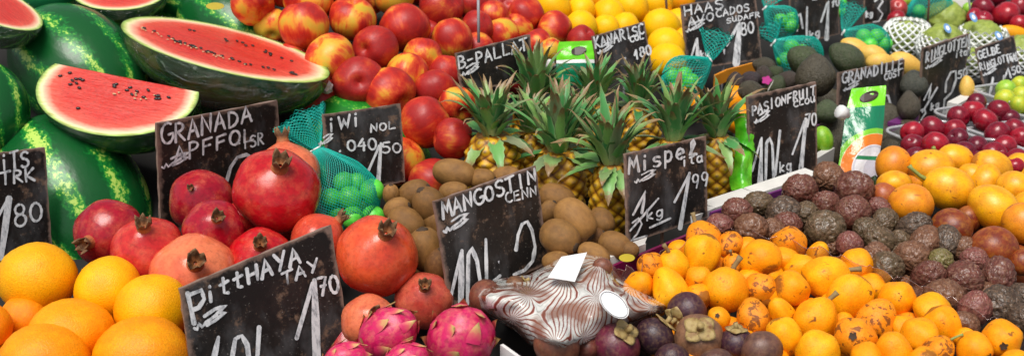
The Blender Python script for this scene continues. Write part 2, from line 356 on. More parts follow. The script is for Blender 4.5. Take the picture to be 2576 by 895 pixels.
ME['passion'] = [passion(i) for i in range(6)]
ME['mango_st'] = [mesh_of('skin', *lathe(ball_prof(14, lambda t: (1, .9)), 26, knob(.035, 4, i)), M['mangosteen']) for i in range(3)]
ME['kiwi'] = [mesh_of('skin', *lathe(ball_prof(16, lambda t: (math.sin(t)**-.18 if .02 < t < 3.12 else 1, 1)), 26, knob(.02, 2, i, 1.0)), M['kiwi']) for i in range(3)]
ME['plum'] = [mesh_of('plum', *lathe(apple_prof(), 24, knob(.03, 2, i)), M['plum']) for i in range(2)]
ME['avocado'] = [mesh_of('avocado', *lathe(ball_prof(16, lambda t: (1-.20*math.cos(t)-.06*math.cos(2*t), 1)), 26, knob(.05, 3, i)), M['avocado']) for i in range(3)]
ME['mango'] = [mesh_of('mango', *lathe(ball_prof(14, lambda t: (1-.12*math.cos(t), 1)), 24, knob(.06, 2, i)), M['mango']) for i in range(2)]
ME['lime'] = [mesh_of('lime', *lathe(ball_prof(12, lambda t: (1, 1.06)), 20, knob(.03, 3, i)), M['lime']) for i in range(2)]
def cheri(i):
    vs, fs = lathe(ball_prof(30, lambda t: (1-.12*math.cos(t), 1)), 48)
    out = []
    for p in vs:
        d = p.normalized(); dd, _ = mnoise.voronoi(d*3.1+Vector((i*5, 1, 2))); out.append(p*(1+.16*(.45-dd[0])))
    return mesh_of('cherimoya', out, fs, M['cherimoya'])
ME['cheri'] = [cheri(i) for i in range(2)]
def dragon(i):
    return mesh_of('skin', *lathe(ball_prof(18), 30, knob(.08, 5, i, 1.6)), M['dragonfruit'])
ME['dragon'] = [dragon(i) for i in range(2)]
n = N('dragon_scale'); x = n.sep(n.attr('leaf').outputs['Color'])[0]
c = n.ramp(n.math('ADD', x, n.math('MULTIPLY', n.math('SUBTRACT', n.noise(n.oc, 5, 3), .5), .5)), [(.15, (.60, .018, .11)), (.5, (.66, .12, .12)), (.8, (.62, .42, .15)), (1, (.34, .25, .08))])
M['dragon_scale'] = n.pbr(c, .5)
def dragon_scales(seed):
    rnd = random.Random(seed); vs, fs, at = [], [], []
    for i in range(20):
        zz = 1-2*(i+.5)/20; az = i*2.399+rnd.uniform(-.2, .2); r = math.sqrt(1-zz*zz)
        nrm = Vector((r*math.cos(az), r*math.sin(az), zz)); up = (Vector((0, 0, 1))-nrm*nrm.z); up = (up if up.length > .05 else Vector((1, 0, 0))).normalized(); sd = nrm.cross(up)
        L = rnd.uniform(.30, .60); W = rnd.uniform(.14, .27); tw = rnd.uniform(-.4, .4); dirv = (up*math.cos(tw)+sd*math.sin(tw)); sv = nrm.cross(dirv); b = len(vs); c0 = nrm*.97-dirv*L*.35
        for k in range(6):
            t = k/5; w = W*math.sin(math.pi*min(1, .35+.65*t))**.8*(1-t*.25) if t < 1 else .01; lift = .02+.16*t**3
            for q in (-1, 0, 1):
                p = c0+dirv*L*t+sv*w*q; p = p.normalized()*(1.0+lift+(.04 if q == 0 else 0)); vs.append(p); at.append((t, 0, 0))
        for k in range(5):
            for q in range(2): fs.append((b+k*3+q, b+k*3+q+1, b+k*3+q+4, b+k*3+q+3))
    me = mesh_of('scales', vs, fs, M['dragon_scale']); set_attr(me, 'leaf', at); return me
def set_attr(me, name, vals):
    a = me.color_attributes.new(name, 'FLOAT_COLOR', 'POINT')
    for i, v in enumerate(vals): a.data[i].color = (*v, 1)
ME['dscale'] = [dragon_scales(i) for i in range(2)]

# small parts
def cap_mesh():      # mangosteen calyx: four thick rounded sepals and a stub
    parts = []
    for k in range(4):
        az = k*math.pi/2+.3*(k % 2); vs, fs = [], []
        for i in range(5):
            t = i/4; w = .36*math.sin(math.pi*(.22+.66*t)); rad = .08+.62*t
            for q in (-1, -.5, 0, .5, 1):
                x = rad-abs(q)*.06; y = w*q; z = math.sqrt(max(.05, 1.0-(x*x+y*y)*.85))*.95-.02+.16*t*t+(.02 if q == 0 else 0)
                vs.append(Vector((x*math.cos(az)-y*math.sin(az), x*math.sin(az)+y*math.cos(az), z+.03*(k % 2))))
        b = len(vs); vs += [v-v.normalized()*.07 for v in vs]
        for i in range(4):
            for q in range(4):
                f = (i*5+q, i*5+q+1, i*5+q+6, i*5+q+5); fs.append(f[::-1]); fs.append(tuple(j+b for j in f))
        rim = [i for i in range(5)]+[i*5+4 for i in range(1, 5)]+[20+q for q in (3, 2, 1, 0)]+[i*5 for i in (3, 2, 1)]
        for i in range(len(rim)): a, c = rim[i], rim[(i+1) % len(rim)]; fs.append((a, c, c+b, a+b))
        parts.append((vs, fs))
    parts.append(tube([(0, 0, .85), (.02, .01, 1.08), (.05, .02, 1.26)], [.15, .13, .16], 8))
    return mesh_of('calyx_cap', *merge(*parts), None)
n = N('mango_cap'); M['mango_cap'] = n.pbr(n.ramp(n.noise(n.rco(), 3, 4), [(.3, (.19, .08, .03)), (.5, (.36, .26, .09)), (.7, (.42, .30, .14))]), .65, n.bump(n.noise(n.oc, 9, 3), .4, .0015))
ME['cap'] = cap_mesh(); ME['cap'].materials.append(M['mango_cap'])
def star_mesh():     # the dry star left by the flower
    vs, fs = [], []
    for i in range(15):
        a = 2*math.pi*i/15; r = (.22, .15, .19)[i % 3]+.07*mnoise.noise(Vector((i*1.7, 2, 3))); zz = math.sqrt(1-r*r)*1.04+.012+(.07 if i % 2 == 0 else .02); vs.append(Vector((r*math.cos(a), r*math.sin(a), zz)))
    for i in range(15):
        a = 2*math.pi*i/15; vs.append(Vector((.10*math.cos(a), .10*math.sin(a), 1.062)))
    vs.append(Vector((0, 0, 1.05)))
    for i in range(15): j = (i+1) % 15; fs += [(i, j, 15+j, 15+i), (15+i, 15+j, 30)]
    return mesh_of('flower_scar', vs, fs, M['calyx_dark'])
ME['star'] = star_mesh()
ME['stub'] = mesh_of('stem', *tube([(0, 0, .85), (.03, 0, 1.12), (.10, .03, 1.38), (.16, .05, 1.60)], [.17, .11, .12, .15], 7), M['stem_tan'])
ME['stalk'] = mesh_of('stem', *tube([(0, 0, .9), (.05, .02, 1.3), (.2, .05, 1.75), (.28, .1, 1.9)], [.12, .085, .08, .12], 7), M['stem_green'])
ME['kiwi_tip'] = mesh_of('tip', *merge(lathe([(.40, .93), (.24, .995), (.13, 1.06), (2e-5, 1.03)], 10), tube([(.04, 0, .98), (.09, 0, 1.08)], [.05, .02], 5), tube([(-.03, .04, .98), (-.07, .06, 1.07)], [.05, .02], 5)), M['calyx_dark'])
ME['apple_stem'] = mesh_of('stem', *tube([(0, 0, .58), (.01, 0, .8), (.05, .02, 1.06)], [.035, .03, .045], 6), M['stem_tan'])

# ------------------------------------------------------------------ laying the fruit
PLACED = []
ORD = ['first', 'second', 'third', 'fourth', 'fifth', 'sixth', 'seventh', 'eighth', 'ninth', 'tenth', 'eleventh', 'twelfth', 'thirteenth', 'fourteenth']
def randrot(r): return Quaternion((r.gauss(0, 1), r.gauss(0, 1), r.gauss(0, 1), r.gauss(0, 1))).normalized()
def lay(kind, name, e, label, cat, group, rnd, parts=None):
    """e: dict u v d (photo units), asp = length / width, dir = image direction of local Z, col, s"""
    s = e.get('s') or sf(e['u'], e['v']) + e.get('ds', 0)
    r = e['d']/200.0/s*(.95 if kind == 'kiwi' else 1); asp = e.get('asp', 1.0)*(.98 if kind == 'kiwi' else 1); c = P(e['u'], e['v'], s)
    if 'to' in e:       # pixel of the crown / stem
        du, dv = (e['to'][0]-e['u'])*2/e['d'], (e['to'][1]-e['v'])*2/e['d']; k_ = .70 if kind == 'pom' and du*du+dv*dv < .95 else 1.0; du *= k_; dv *= k_; q = du*du+dv*dv
        d = vdir(du, dv, math.sqrt(max(0.0, 1-q)) if q < 1 else .05) if e.get('front', True) else vdir(du, dv, -.5)
        q = rot_to(d, rnd.uniform(0, 6))
    elif 'ang' in e:    # direction of the long axis in the photo, degrees anticlockwise from right; tow = towards the viewer
        a = R(e['ang']); q = rot_to(vdir(math.cos(a), -math.sin(a), e.get('tow', .38 if kind == 'kiwi' else 0)), rnd.uniform(0, 6))
    else: q = randrot(rnd)
    asp *= rnd.choice((.85, 1.0, 1.12, 1.22)) if kind == 'passion' else 1.0; me = rnd.choice(ME[kind]); col = e.get('col', (1, 1, 1)); j = rnd.uniform(.92, 1.06) if kind != 'kiwi' else rnd.uniform(.72, 1.15); col = tuple(x*j for x in col[:3])+tuple(col[3:])
    PLACED.append((c, r*(1+asp)/2))
    if parts:
        root = empty(name, c, label, cat, group); root.rotation_mode = 'QUATERNION'; root.rotation_quaternion = q
        b = obj('skin', me, root, col=col); b.scale = (r, r*rnd.uniform(.95, 1.05), r*asp)
        for nm, pm, sc in parts:
            p = obj(nm, pm, root, col=col); p.scale = (r*sc, r*sc, r*(sc if sc < 1 else asp))
            if sc < 1: p.location = (0, 0, r*asp*.93)
        return root
    o = obj(name, me, None, col=col); o.location = c; o.rotation_mode = 'QUATERNION'; o.rotation_quaternion = q; j1 = rnd.uniform(.93, 1.06); o.scale = (r*j1, r*rnd.uniform(.95, 1.04), r*asp/j1)
    return tag(o, label, cat, group)
def rows(es, nrows):
    v0 = min(e['v'] for e in es); v1 = max(e['v'] for e in es)+.1; out = {}
    for e in es: out.setdefault(int((e['v']-v0)/(v1-v0)*nrows), []).append(e)
    keys = sorted(out)
    for ki, k in enumerate(keys):
        rn = 'top' if ki == 0 else 'bottom' if ki == len(keys)-1 else ORD[ki]
        L = sorted(out[k], key=lambda e: e['u'])
        for i, e in enumerate(L): e['place'] = (ORD[i]+' from left' if len(L) > 1 else 'alone')+' in the '+rn+' row'
def heap(kind, name, es, noun, where, cat, group, nrows, seed, parts_fn=None):
    rnd = random.Random(seed); rows(es, nrows)
    for e in es: lay(kind, name, e, e.get('label') or f"{e['look']} {noun}, {e['place']} of {where}", cat, group, rnd, parts_fn(e, rnd) if parts_fn else None)
def inside(poly, x, y):
    c = False; n = len(poly)
    for i in range(n):
        (x1, y1), (x2, y2) = poly[i], poly[i-1]
        if (y1 > y) != (y2 > y) and x < (x2-x1)*(y-y1)/(y2-y1)+x1: c = not c
    return c
def filler(kind, name, poly, diam, cols, label, cat, group, seed, drop=.62, step=.95):
    rnd = random.Random(seed); v = min(p[1] for p in poly); vmax = max(p[1] for p in poly); umin = min(p[0] for p in poly); umax = max(p[0] for p in poly); odd = 0
    while v < vmax:
        s = sf((umin+umax)/2, v); u = umin+(odd % 2)*diam*s*50; odd += 1
        while u < umax:
            s = sf(u, v)
            if inside(poly, u, v):
                p = P(u, v, s)-Vector((0, 0, drop*diam)); r = diam/2*rnd.uniform(.9, 1.05)
                if all((p-q).length > .80*(r+rq) for q, rq in PLACED):
                    PLACED.append((p, r)); o = obj(name, rnd.choice(ME[kind]), None, col=rnd.choice(cols)); o.location = p
                    o.rotation_mode = 'QUATERNION'; o.rotation_quaternion = randrot(rnd); o.scale = (r, r, r); tag(o, label, cat, group)
            u += diam*s*100*step
        v += diam*sf((umin+umax)/2, v)*100*.42
def E(u, v, d, look='', **k): return dict(u=u, v=v, d=d, look=look, **k)

# ------------------------------------------------------------------ apples
AR = (.72, .12, 0); AC = (.85, .5, 0); AO = (.44, .0, 0); AY = (.22, 0, 0); AM = (.60, .08, 0)
apples = [E(636, 8, 112, 'brownish red', col=AM), E(775, 2, 132, 'orange yellow', col=AO), E(689, 68, 95, 'shaded yellow', col=AY, ds=-.5), E(742, 150, 90, 'shaded orange', col=AO, ds=-.6),
  E(765, 67, 132, 'red and yellow', col=AM, ang=100, tow=.2), E(886, 48, 119, 'orange streaked', col=AO), E(992, -10, 104, 'yellow green', col=AY), E(1017, 70, 127, 'bright red', col=AR),
  E(1111, 18, 118, 'crimson', col=AC), E(829, 148, 128, 'orange yellow', col=AO), E(946, 123, 122, 'dull crimson', col=AC), E(1137, 103, 113, 'red and yellow', col=AM),
  E(1201, 68, 84, 'crimson', col=AC), E(1240, 38, 82, 'bright red', col=AR), E(1186, 6, 86, 'crimson', col=AC), E(1063, 149, 106, 'orange red', col=AM), E(1026, 187, 114, 'yellow streaked', col=AO),
  E(904, 208, 134, 'glossy crimson', col=AC), E(979, 233, 132, 'orange streaked', col=AM), E(1095, 227, 112, 'glossy crimson', col=AC), E(1124, 184, 98, 'bright red', col=AR), E(1070, 308, 133, 'bright red', col=AR),
  E(1140, 349, 110, 'dark red', col=AC), E(1150, 264, 96, 'orange', col=AO), E(1260, 92, 96, 'orange', col=AO, ds=-.2), E(1302, 72, 84, 'red', col=AR, ds=-.3), E(1325, 38, 96, 'red', col=AR),
  E(1395, 76, 98, 'red', col=AR), E(1204, 124, 84, 'dull red', col=AR, ds=-.2), E(1462, 102, 76, 'crimson', col=AC, ds=.2), E(1386, 128, 66, 'yellow blushed', col=AY, ds=.3), E(1258, 0, 76, 'dark red', col=AC, ds=-.3),
  E(1310, -10, 84, 'red', col=AR, ds=-.3), E(1283, 25, 74, 'red', col=AR, ds=-.4), E(870, -38, 118, 'red', col=AR), E(930, 0, 80, 'shaded orange', col=AO, ds=-.7), E(1060, -40, 110, 'red', col=AR), E(712, -30, 105, 'red', col=AR), E(1352, 112, 80, 'red', col=AR)]
heap('apple', 'apple', apples, 'apple', 'the apple heap', 'apple', 'apples heaped behind the signs', 7, 3, lambda e, r: None)
filler('apple', 'apple', [(620, -60), (1500, -60), (1480, 120), (1150, 130), (1150, 390), (1060, 380), (760, 150)], .074, [AR, AM, AC, AO], 'red apple wedged low in the shaded gaps between the other apples', 'apple', 'apples in the lower layer', 5)

# ------------------------------------------------------------------ yellow fruit behind
YY = (.97, .54, .001); YO = (.92, .30, .004)
yel = [E(1390, 18, 96, 'yellow', col=YY), E(1460, 28, 76, 'yellow', col=YY), E(1531, 38, 84, 'yellow', col=YY), E(1588, 22, 92, 'yellow', col=YY), E(1652, 10, 80, 'yellow', col=YY), E(1462, 67, 84, 'yellow', col=YY),
  E(1524, 72, 70, 'yellow', col=YY), E(1664, 70, 98, 'yellow', col=YY), E(1675, 118, 98, 'yellow', col=YY, ds=.1), E(1678, 155, 92, 'yellow', col=YY, ds=.1), E(1572, 68, 74, 'yellow', col=YY), E(1708, 62, 84, 'yellow', col=YY, ds=-.3),
  E(1712, 110, 80, 'yellow', col=YY, ds=-.3), E(1495, 0, 66, 'deep orange', col=YO), E(1712, 2, 74, 'deep orange', col=YO), E(1632, -14, 74, 'deep orange', col=YO), E(1560, -20, 80, 'deep orange', col=YO), E(1428, -22, 80, 'deep orange', col=YO), E(1620, 60, 70, 'yellow', col=YY, ds=-.4)]
heap('yellow', 'yellow_fruit', yel, 'round fruit', 'the back stack', 'fruit', 'yellow fruit stacked at the back', 4, 4)
for i, (u, v, d, w) in enumerate([(1716, 243, 62, 'left'), (1768, 268, 62, 'middle'), (1848, 252, 74, 'upper right'), (1862, 300, 78, 'lower right')]):
    lay('yellow', 'orange', E(u, v, d, col=YO, ds=-.6), f'small orange glimpsed behind the pineapple leaves, {w} of four', 'orange', 'oranges behind the pineapples', random.Random(i))

# ------------------------------------------------------------------ oranges
OR = (.96, .32, .001); OY = (.98, .47, .001); OD = (.92, .26, .002)
for i, e in enumerate([E(93, 700, 194, 'large yellow orange on top of the orange pile, below the left sign', col=OY, asp=.9, ang=90), E(272, 727, 168, 'yellow orange with a pale scar, touching the rose pomegranate', col=OY), E(383, 780, 186, 'yellow orange beside the left edge of the pitahaya sign', col=OY),
    E(180, 838, 216, 'glossy orange in the middle of the orange pile', col=OR, asp=.85, ang=90), E(-28, 818, 115, 'deep orange fruit cut by the left edge of the photo', col=OD), E(112, 915, 236, 'glossy orange at the bottom left of the orange pile', col=OR, asp=.85, ang=90),
    E(360, 895, 240, 'large smooth orange at the bottom under the pitahaya sign edge', col=OR, asp=.85, ang=90), E(62, 800, 120, 'shaded orange tucked under the large yellow top orange', col=OD, ds=-.7), E(270, 800, 110, 'shaded orange tucked behind the middle orange', col=OD, ds=-.9)]):
    lay('orange', 'orange', e, e['look'], 'orange', 'oranges in the front corner', random.Random(40+i))
filler('orange', 'orange', [(-60, 760), (250, 740), (450, 800), (480, 960), (-60, 960)], .085, [OD], 'shaded orange low between the other oranges', 'orange', 'oranges in the lower layer', 8)

# ------------------------------------------------------------------ pomegranates
PC = (.32, .004, .020); PR = (.50, .006, .012); PP = (.78, .20, .085); PK = (.55, .03, .026)
for i, e in enumerate([E(697, 481, 222, 'big bright red pomegranate on top of the pile before the net bag', col=PR, to=(733, 384), asp=.88, ds=1.0), E(722, 442, 174, 'pinkish pomegranate behind the big red one, brown crown upward', col=PP, to=(712, 350), ds=.1),
    E(507, 507, 162, 'dark crimson pomegranate leaning on the granada sign', col=PC, to=(500, 460)), E(536, 578, 156, 'crimson pomegranate with brown crown under the leaning dark one', col=PC, to=(574, 535), ds=.6),
    E(277, 587, 178, 'dark crimson pomegranate facing its open crown forward, leftmost', col=PC, to=(243, 612)), E(372, 634, 186, 'rose pomegranate with pointed crown upright beside the leftmost dark one', col=PK, to=(388, 545), ds=.2),
    E(487, 698, 216, 'pale peach pomegranate with dark crown behind the pitahaya sign', col=PP, to=(530, 638)), E(655, 655, 166, 'red pomegranate with square tan crown above the pitahaya sign', col=PR, to=(676, 595)),
    E(612, 560, 110, 'red pomegranate squeezed below the big red one', col=PR, ds=-.3, to=(612, 560)), E(800, 606, 146, 'orange red pomegranate with round brown bud under the net bag', col=(.62, .07, .03), to=(862, 545)),
    E(948, 645, 208, 'large orange peach pomegranate right of the pitahaya sign', col=(.74, .095, .026), to=(992, 560), ds=.4), E(925, 806, 138, 'peach pomegranate low beside the pitahaya sign, above the dragon fruit', col=PP, to=(958, 770), ds=-.3),
    E(1066, 756, 146, 'rose brown pomegranate against the mangosteen sign, small crown upward', col=(.52, .10, .06), to=(1076, 700), ds=-1.0), E(740, 560, 120, 'shaded red pomegranate under the big red one', col=PR, ds=-.9, to=(740, 500))]):
    lay('pom', 'pomegranate', e, e['look'], 'pomegranate', 'pomegranates in the heap', random.Random(60+i), [('crown', ME['pcrown'][i % 4], .80 if i not in (2,) else .4)])
filler('pom', 'pomegranate', [(260, 620), (560, 560), (860, 600), (1080, 700), (1080, 880), (430, 860)], .095, [PC, PR], 'shaded pomegranate low between the others in the heap', 'pomegranate', 'pomegranates in the lower layer', 9, .8)

# ------------------------------------------------------------------ dragon fruit
DF = (.62, .014, .12)
for i, e in enumerate([E(975, 842, 132, 'pink dragon fruit tilted right with curled yellow scales, left of two large', asp=1.35, to=(1020, 812), col=DF), E(1160, 852, 168, 'large pink dragon fruit below the mangosteen sign', asp=1.15, to=(1190, 815), col=DF),
    E(868, 905, 90, 'dragon fruit peeking from the bottom edge under the pitahaya sign', asp=1.3, ang=15, col=DF), E(1025, 908, 96, 'dragon fruit peeking from the bottom edge between the two large ones', asp=1.2, ang=10, col=DF)]):
    lay('dragon', 'dragon_fruit', e, e['look'], 'dragon fruit', 'dragon fruit', random.Random(80+i), [('scales', ME['dscale'][i % 2], 1.0)])

# ------------------------------------------------------------------ kiwis
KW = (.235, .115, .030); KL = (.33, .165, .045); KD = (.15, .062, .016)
kiwis = [E(1143, 436, 78, 'light brown', asp=1.56, ang=-12, tow=.25, col=KL, tip=1), E(1043, 488, 76, 'brown', asp=1.25, ang=25, col=KW), E(1083, 520, 92, 'brown', asp=1.25, ang=120, tow=.3, col=KW, ds=.3), E(1142, 484, 60, 'light brown', asp=1.4, ang=0, col=KL),
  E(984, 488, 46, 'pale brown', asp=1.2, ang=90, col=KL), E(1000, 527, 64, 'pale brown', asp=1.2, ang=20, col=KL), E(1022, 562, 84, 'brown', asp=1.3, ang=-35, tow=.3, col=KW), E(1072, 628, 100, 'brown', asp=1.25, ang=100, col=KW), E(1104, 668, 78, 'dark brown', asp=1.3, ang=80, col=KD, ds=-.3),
  E(1100, 560, 86, 'brown', asp=1.2, ang=90, col=KW, ds=-.2), E(1212, 450, 56, 'light brown', asp=1.4, ang=0, col=KL), E(1272, 444, 56, 'light brown', asp=1.5, ang=10, col=KL), E(1402, 498, 72, 'brown', asp=1.45, ang=-25, tow=.2, col=KW), E(1447, 552, 94, 'tan', asp=1.4, ang=-48, tow=.3, col=KL, ds=.5),
  E(1408, 597, 96, 'tan', asp=1.2, ang=-30, tow=.5, col=KL, ds=.3, tip=1), E(1514, 556, 66, 'brown', asp=1.25, ang=-60, tow=.8, col=KW, tip=1), E(1546, 616, 74, 'brown', asp=1.25, ang=-25, tow=.4, col=KW, tip=1), E(1494, 640, 62, 'light brown', asp=1.5, ang=-25, col=KL), E(1380, 532, 52, 'pale brown', asp=1.3, ang=60, col=KL, ds=-.2),
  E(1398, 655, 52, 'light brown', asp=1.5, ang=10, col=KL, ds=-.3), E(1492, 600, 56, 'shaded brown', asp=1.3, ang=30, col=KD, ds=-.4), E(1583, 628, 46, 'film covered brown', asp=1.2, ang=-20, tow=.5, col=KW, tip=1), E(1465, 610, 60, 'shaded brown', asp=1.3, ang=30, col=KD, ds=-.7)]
heap('kiwi', 'kiwi_fruit', kiwis, 'kiwi', 'the kiwi heap', 'kiwi', 'kiwis heaped before the pineapples', 5, 12, lambda e, r: [('tip', ME['kiwi_tip'], 1.0)])
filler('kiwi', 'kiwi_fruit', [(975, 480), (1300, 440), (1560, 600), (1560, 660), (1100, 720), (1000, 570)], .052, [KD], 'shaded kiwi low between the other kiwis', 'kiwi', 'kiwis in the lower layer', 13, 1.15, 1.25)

# ------------------------------------------------------------------ loquats
LO = (.96, .36, .001); LY = (.97, .44, .003); LB = (.85, .28, .008, .55)
def lq(u, v, d, c='o', **k):
    return E(u, v, d, {'o': 'smooth orange', 'y': 'yellow orange', 'b': 'brown blotched'}[c], col={'o': LO, 'y': LY, 'b': LB}[c], **k)
loq = [lq(1768, 602, 90, 'b', to=(1746, 555), p='stub'), lq(1835, 617, 66, 'b'), lq(1708, 630, 56, 'o', ds=-.3), lq(1766, 645, 94, 'y'), lq(1637, 668, 72, 'b'), lq(1693, 668, 84, 'y', to=(1680, 632), p='stub'), lq(1685, 727, 95, 'y'), lq(1608, 716, 74, 'o'),
  lq(1760, 702, 70, 'o'), lq(1752, 745, 66, 'o', ds=-.2), lq(1825, 728, 114, 'o', to=(1845, 672), p='stub'), lq(1880, 628, 66, 'o', ds=-.2), lq(1912, 652, 102, 'o', ds=.2), lq(1914, 724, 78, 'b'), lq(1895, 797, 86, 'b'), lq(1808, 800, 58, 'o', to=(1800, 790), p='star'), lq(1846, 664, 56, 'b', to=(1838, 640), p='stub', ds=-.3),
  lq(1985, 613, 90, 'b', to=(1985, 592), p='star'), lq(1974, 655, 70, 'o', to=(2006, 650), p='stub', ds=-.1), lq(1992, 727, 90, 'o'), lq(2014, 674, 76, 'y', to=(2035, 660), p='stub', ds=-.2), lq(2057, 642, 62, 'y', ds=-.3), lq(2080, 697, 108, 'y', to=(2130, 678), p='stub'), lq(2157, 669, 84, 'o'), lq(2137, 747, 112, 'y'),
  lq(2184, 728, 80, 'o', ds=-.5), lq(2257, 753, 95, 'o', to=(2244, 742), p='star'), lq(1962, 783, 66, 'y'), lq(2052, 803, 109, 'o', to=(2085, 750), p='stub'), lq(2207, 803, 99, 'b'), lq(1972, 844, 88, 'y'), lq(2152, 848, 105, 'b', to=(2132, 838), p='star'), lq(2057, 885, 108, 'y'), lq(2247, 885, 100, 'o'),
  lq(2317, 846, 94, 'o', to=(2328, 862), p='stalk'), lq(2346, 783, 98, 'y'), lq(2372, 820, 92, 'o', ds=-.2), lq(2270, 830, 66, 'o', ds=-.3), lq(2520, 853, 100, 'o', to=(2505, 862), p='star'), lq(2452, 878, 90, 'o', to=(2470, 890), p='star'), lq(2428, 850, 58, 'o', ds=-.3), lq(2122, 812, 54, 'o', ds=-.5), lq(1932, 738, 74, 'o', ds=-.3),
  lq(2362, 880, 74, 'b', to=(2400, 845), p='stalk'), lq(1938, 692, 64, 'y', ds=-.4), lq(2180, 905, 80, 'o'), lq(2320, 912, 80, 'o', ds=.1), lq(2555, 920, 84, 'o'), lq(1880, 705, 60, 'o', ds=-.4), lq(1720, 690, 60, 'o', ds=-.5), lq(2090, 765, 60, 'o', ds=-.6)]
heap('loquat', 'loquat', loq, 'loquat', 'the loquat heap', 'loquat', 'loquats in the front tray', 8, 21, lambda e, r: [{'stub': ('stem', ME['stub'], 1.0), 'star': ('flower_scar', ME['star'], 1.0), 'stalk': ('stem', ME['stalk'], 1.0)}[e['p']]] if 'p' in e else None)
filler('loquat', 'loquat', [(1590, 690), (1740, 590), (2000, 610), (2200, 690), (2576, 860), (2650, 950), (1750, 950)], .042, [LO, LB], 'shaded loquat low between the other loquats', 'loquat', 'loquats in the lower layer', 22)

# ------------------------------------------------------------------ passion fruit
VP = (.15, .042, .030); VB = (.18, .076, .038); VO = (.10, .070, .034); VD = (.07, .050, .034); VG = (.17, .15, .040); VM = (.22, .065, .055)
def pf(u, v, d, c, **k):
    return E(u, v, d, {'P': 'wrinkled purple', 'B': 'wrinkled brown', 'O': 'wrinkled olive', 'D': 'wrinkled dark grey', 'G': 'wrinkled greenish', 'M': 'wrinkled mauve'}[c], col={'P': VP, 'B': VB, 'O': VO, 'D': VD, 'G': VG, 'M': VM}[c], **k)
pas = [pf(2084, 446, 80, 'B'), pf(2012, 481, 84, 'P'), pf(2076, 514, 68, 'P'), pf(2147, 478, 96, 'P'), pf(2145, 534, 88, 'P', ds=.2), pf(1970, 536, 82, 'D'), pf(2028, 538, 60, 'O'), pf(1980, 570, 74, 'P', ds=-.2), pf(1942, 582, 68, 'B', ds=-.2), pf(2075, 579, 102, 'O'), pf(2137, 617, 66, 'M'),
  pf(2212, 524, 62, 'M'), pf(2227, 556, 70, 'O'), pf(2182, 583, 68, 'O', ds=-.1), pf(2300, 573, 76, 'D'), pf(2212, 608, 78, 'O'), pf(2264, 606, 56, 'O', ds=-.3), pf(2328, 609, 78, 'B', ds=-.1), pf(2384, 608, 70, 'D'), pf(2204, 643, 70, 'B'), pf(2294, 648, 88, 'B'), pf(2232, 674, 84, 'O'),
  pf(2364, 658, 70, 'G'), pf(2424, 627, 62, 'B', ds=-.2), pf(2450, 654, 68, 'M', ds=-.1), pf(2334, 699, 82, 'P'), pf(2424, 706, 99, 'P'), pf(2512, 693, 84, 'P'), pf(2374, 750, 92, 'B', ds=-.1), pf(2452, 776, 78, 'M'), pf(2427, 815, 78, 'B', ds=-.2), pf(2517, 768, 97, 'D'), pf(2566, 747, 70, 'D', ds=-.2), pf(2575, 800, 76, 'D'),
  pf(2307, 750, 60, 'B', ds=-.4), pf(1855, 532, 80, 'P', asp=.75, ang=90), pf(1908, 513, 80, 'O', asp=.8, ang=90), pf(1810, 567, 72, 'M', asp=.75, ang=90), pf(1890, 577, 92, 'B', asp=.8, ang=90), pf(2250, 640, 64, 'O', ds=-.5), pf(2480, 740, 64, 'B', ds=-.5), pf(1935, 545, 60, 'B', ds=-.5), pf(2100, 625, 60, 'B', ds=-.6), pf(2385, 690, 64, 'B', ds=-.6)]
heap('passion', 'passion_fruit', pas, 'passion fruit', 'its heap', 'passion fruit', 'passion fruit heaped on the tray', 8, 31)
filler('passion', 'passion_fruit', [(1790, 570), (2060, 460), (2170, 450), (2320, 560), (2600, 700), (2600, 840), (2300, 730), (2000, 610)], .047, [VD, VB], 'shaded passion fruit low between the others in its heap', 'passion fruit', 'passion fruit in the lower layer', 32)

# ------------------------------------------------------------------ granadillas
GY = (.95, .44, .004); GO = (.86, .29, .008, .8); GB = (.17, .025, .010); GR = (.40, .09, .03)
def gr(u, v, d, c, **k): return E(u, v, d, {'y': 'yellow', 'o': 'orange brown', 'b': 'dark brown', 'r': 'reddish'}[c], col={'y': GY, 'o': GO, 'b': GB, 'r': GR}[c], **k)
gra = [gr(2292, 513, 112, 'o', asp=.9, ang=90), gr(2225, 497, 72, 'r', ds=-.4), gr(2386, 474, 112, 'y', asp=1.08, ang=180, to=(2330, 452), p='stalk'), gr(2500, 522, 118, 'y'), gr(2478, 455, 80, 'y', ds=-.2), gr(2552, 472, 86, 'y'), gr(2392, 574, 106, 'b', asp=.85, ang=90, ds=-.2), gr(2500, 624, 122, 'b', asp=.88, ang=90), gr(2574, 562, 100, 'o', ds=.2), gr(2572, 660, 66, 'b', ds=-.2),
  gr(2250, 462, 86, 'y', asp=.75, ang=90, ds=-.1), gr(2436, 552, 66, 'b', ds=-.6), gr(2246, 414, 86, 'o'), gr(2340, 424, 100, 'y', asp=1.15, ang=10), gr(2402, 404, 86, 'y', asp=1.1, ang=0, to=(2365, 392), p='stalk'), gr(2495, 422, 92, 'y', asp=1.05, ang=-20), gr(2444, 445, 70, 'y', ds=-.2), gr(2565, 425, 76, 'y', ds=-.1), gr(2590, 520, 80, 'y', ds=-.3), gr(2310, 458, 66, 'o', ds=-.6)]
heap('granadilla', 'granadilla', gra, 'granadilla', 'its heap', 'granadilla', 'granadillas heaped below the plums', 5, 41, lambda e, r: [('stem', ME['stalk'], 1.0)] if 'p' in e else None)
filler('granadilla', 'granadilla', [(2220, 440), (2600, 420), (2640, 680), (2440, 620), (2240, 520)], .06, [GB], 'shaded brown granadilla low between the others', 'granadilla', 'granadillas in the lower layer', 42)

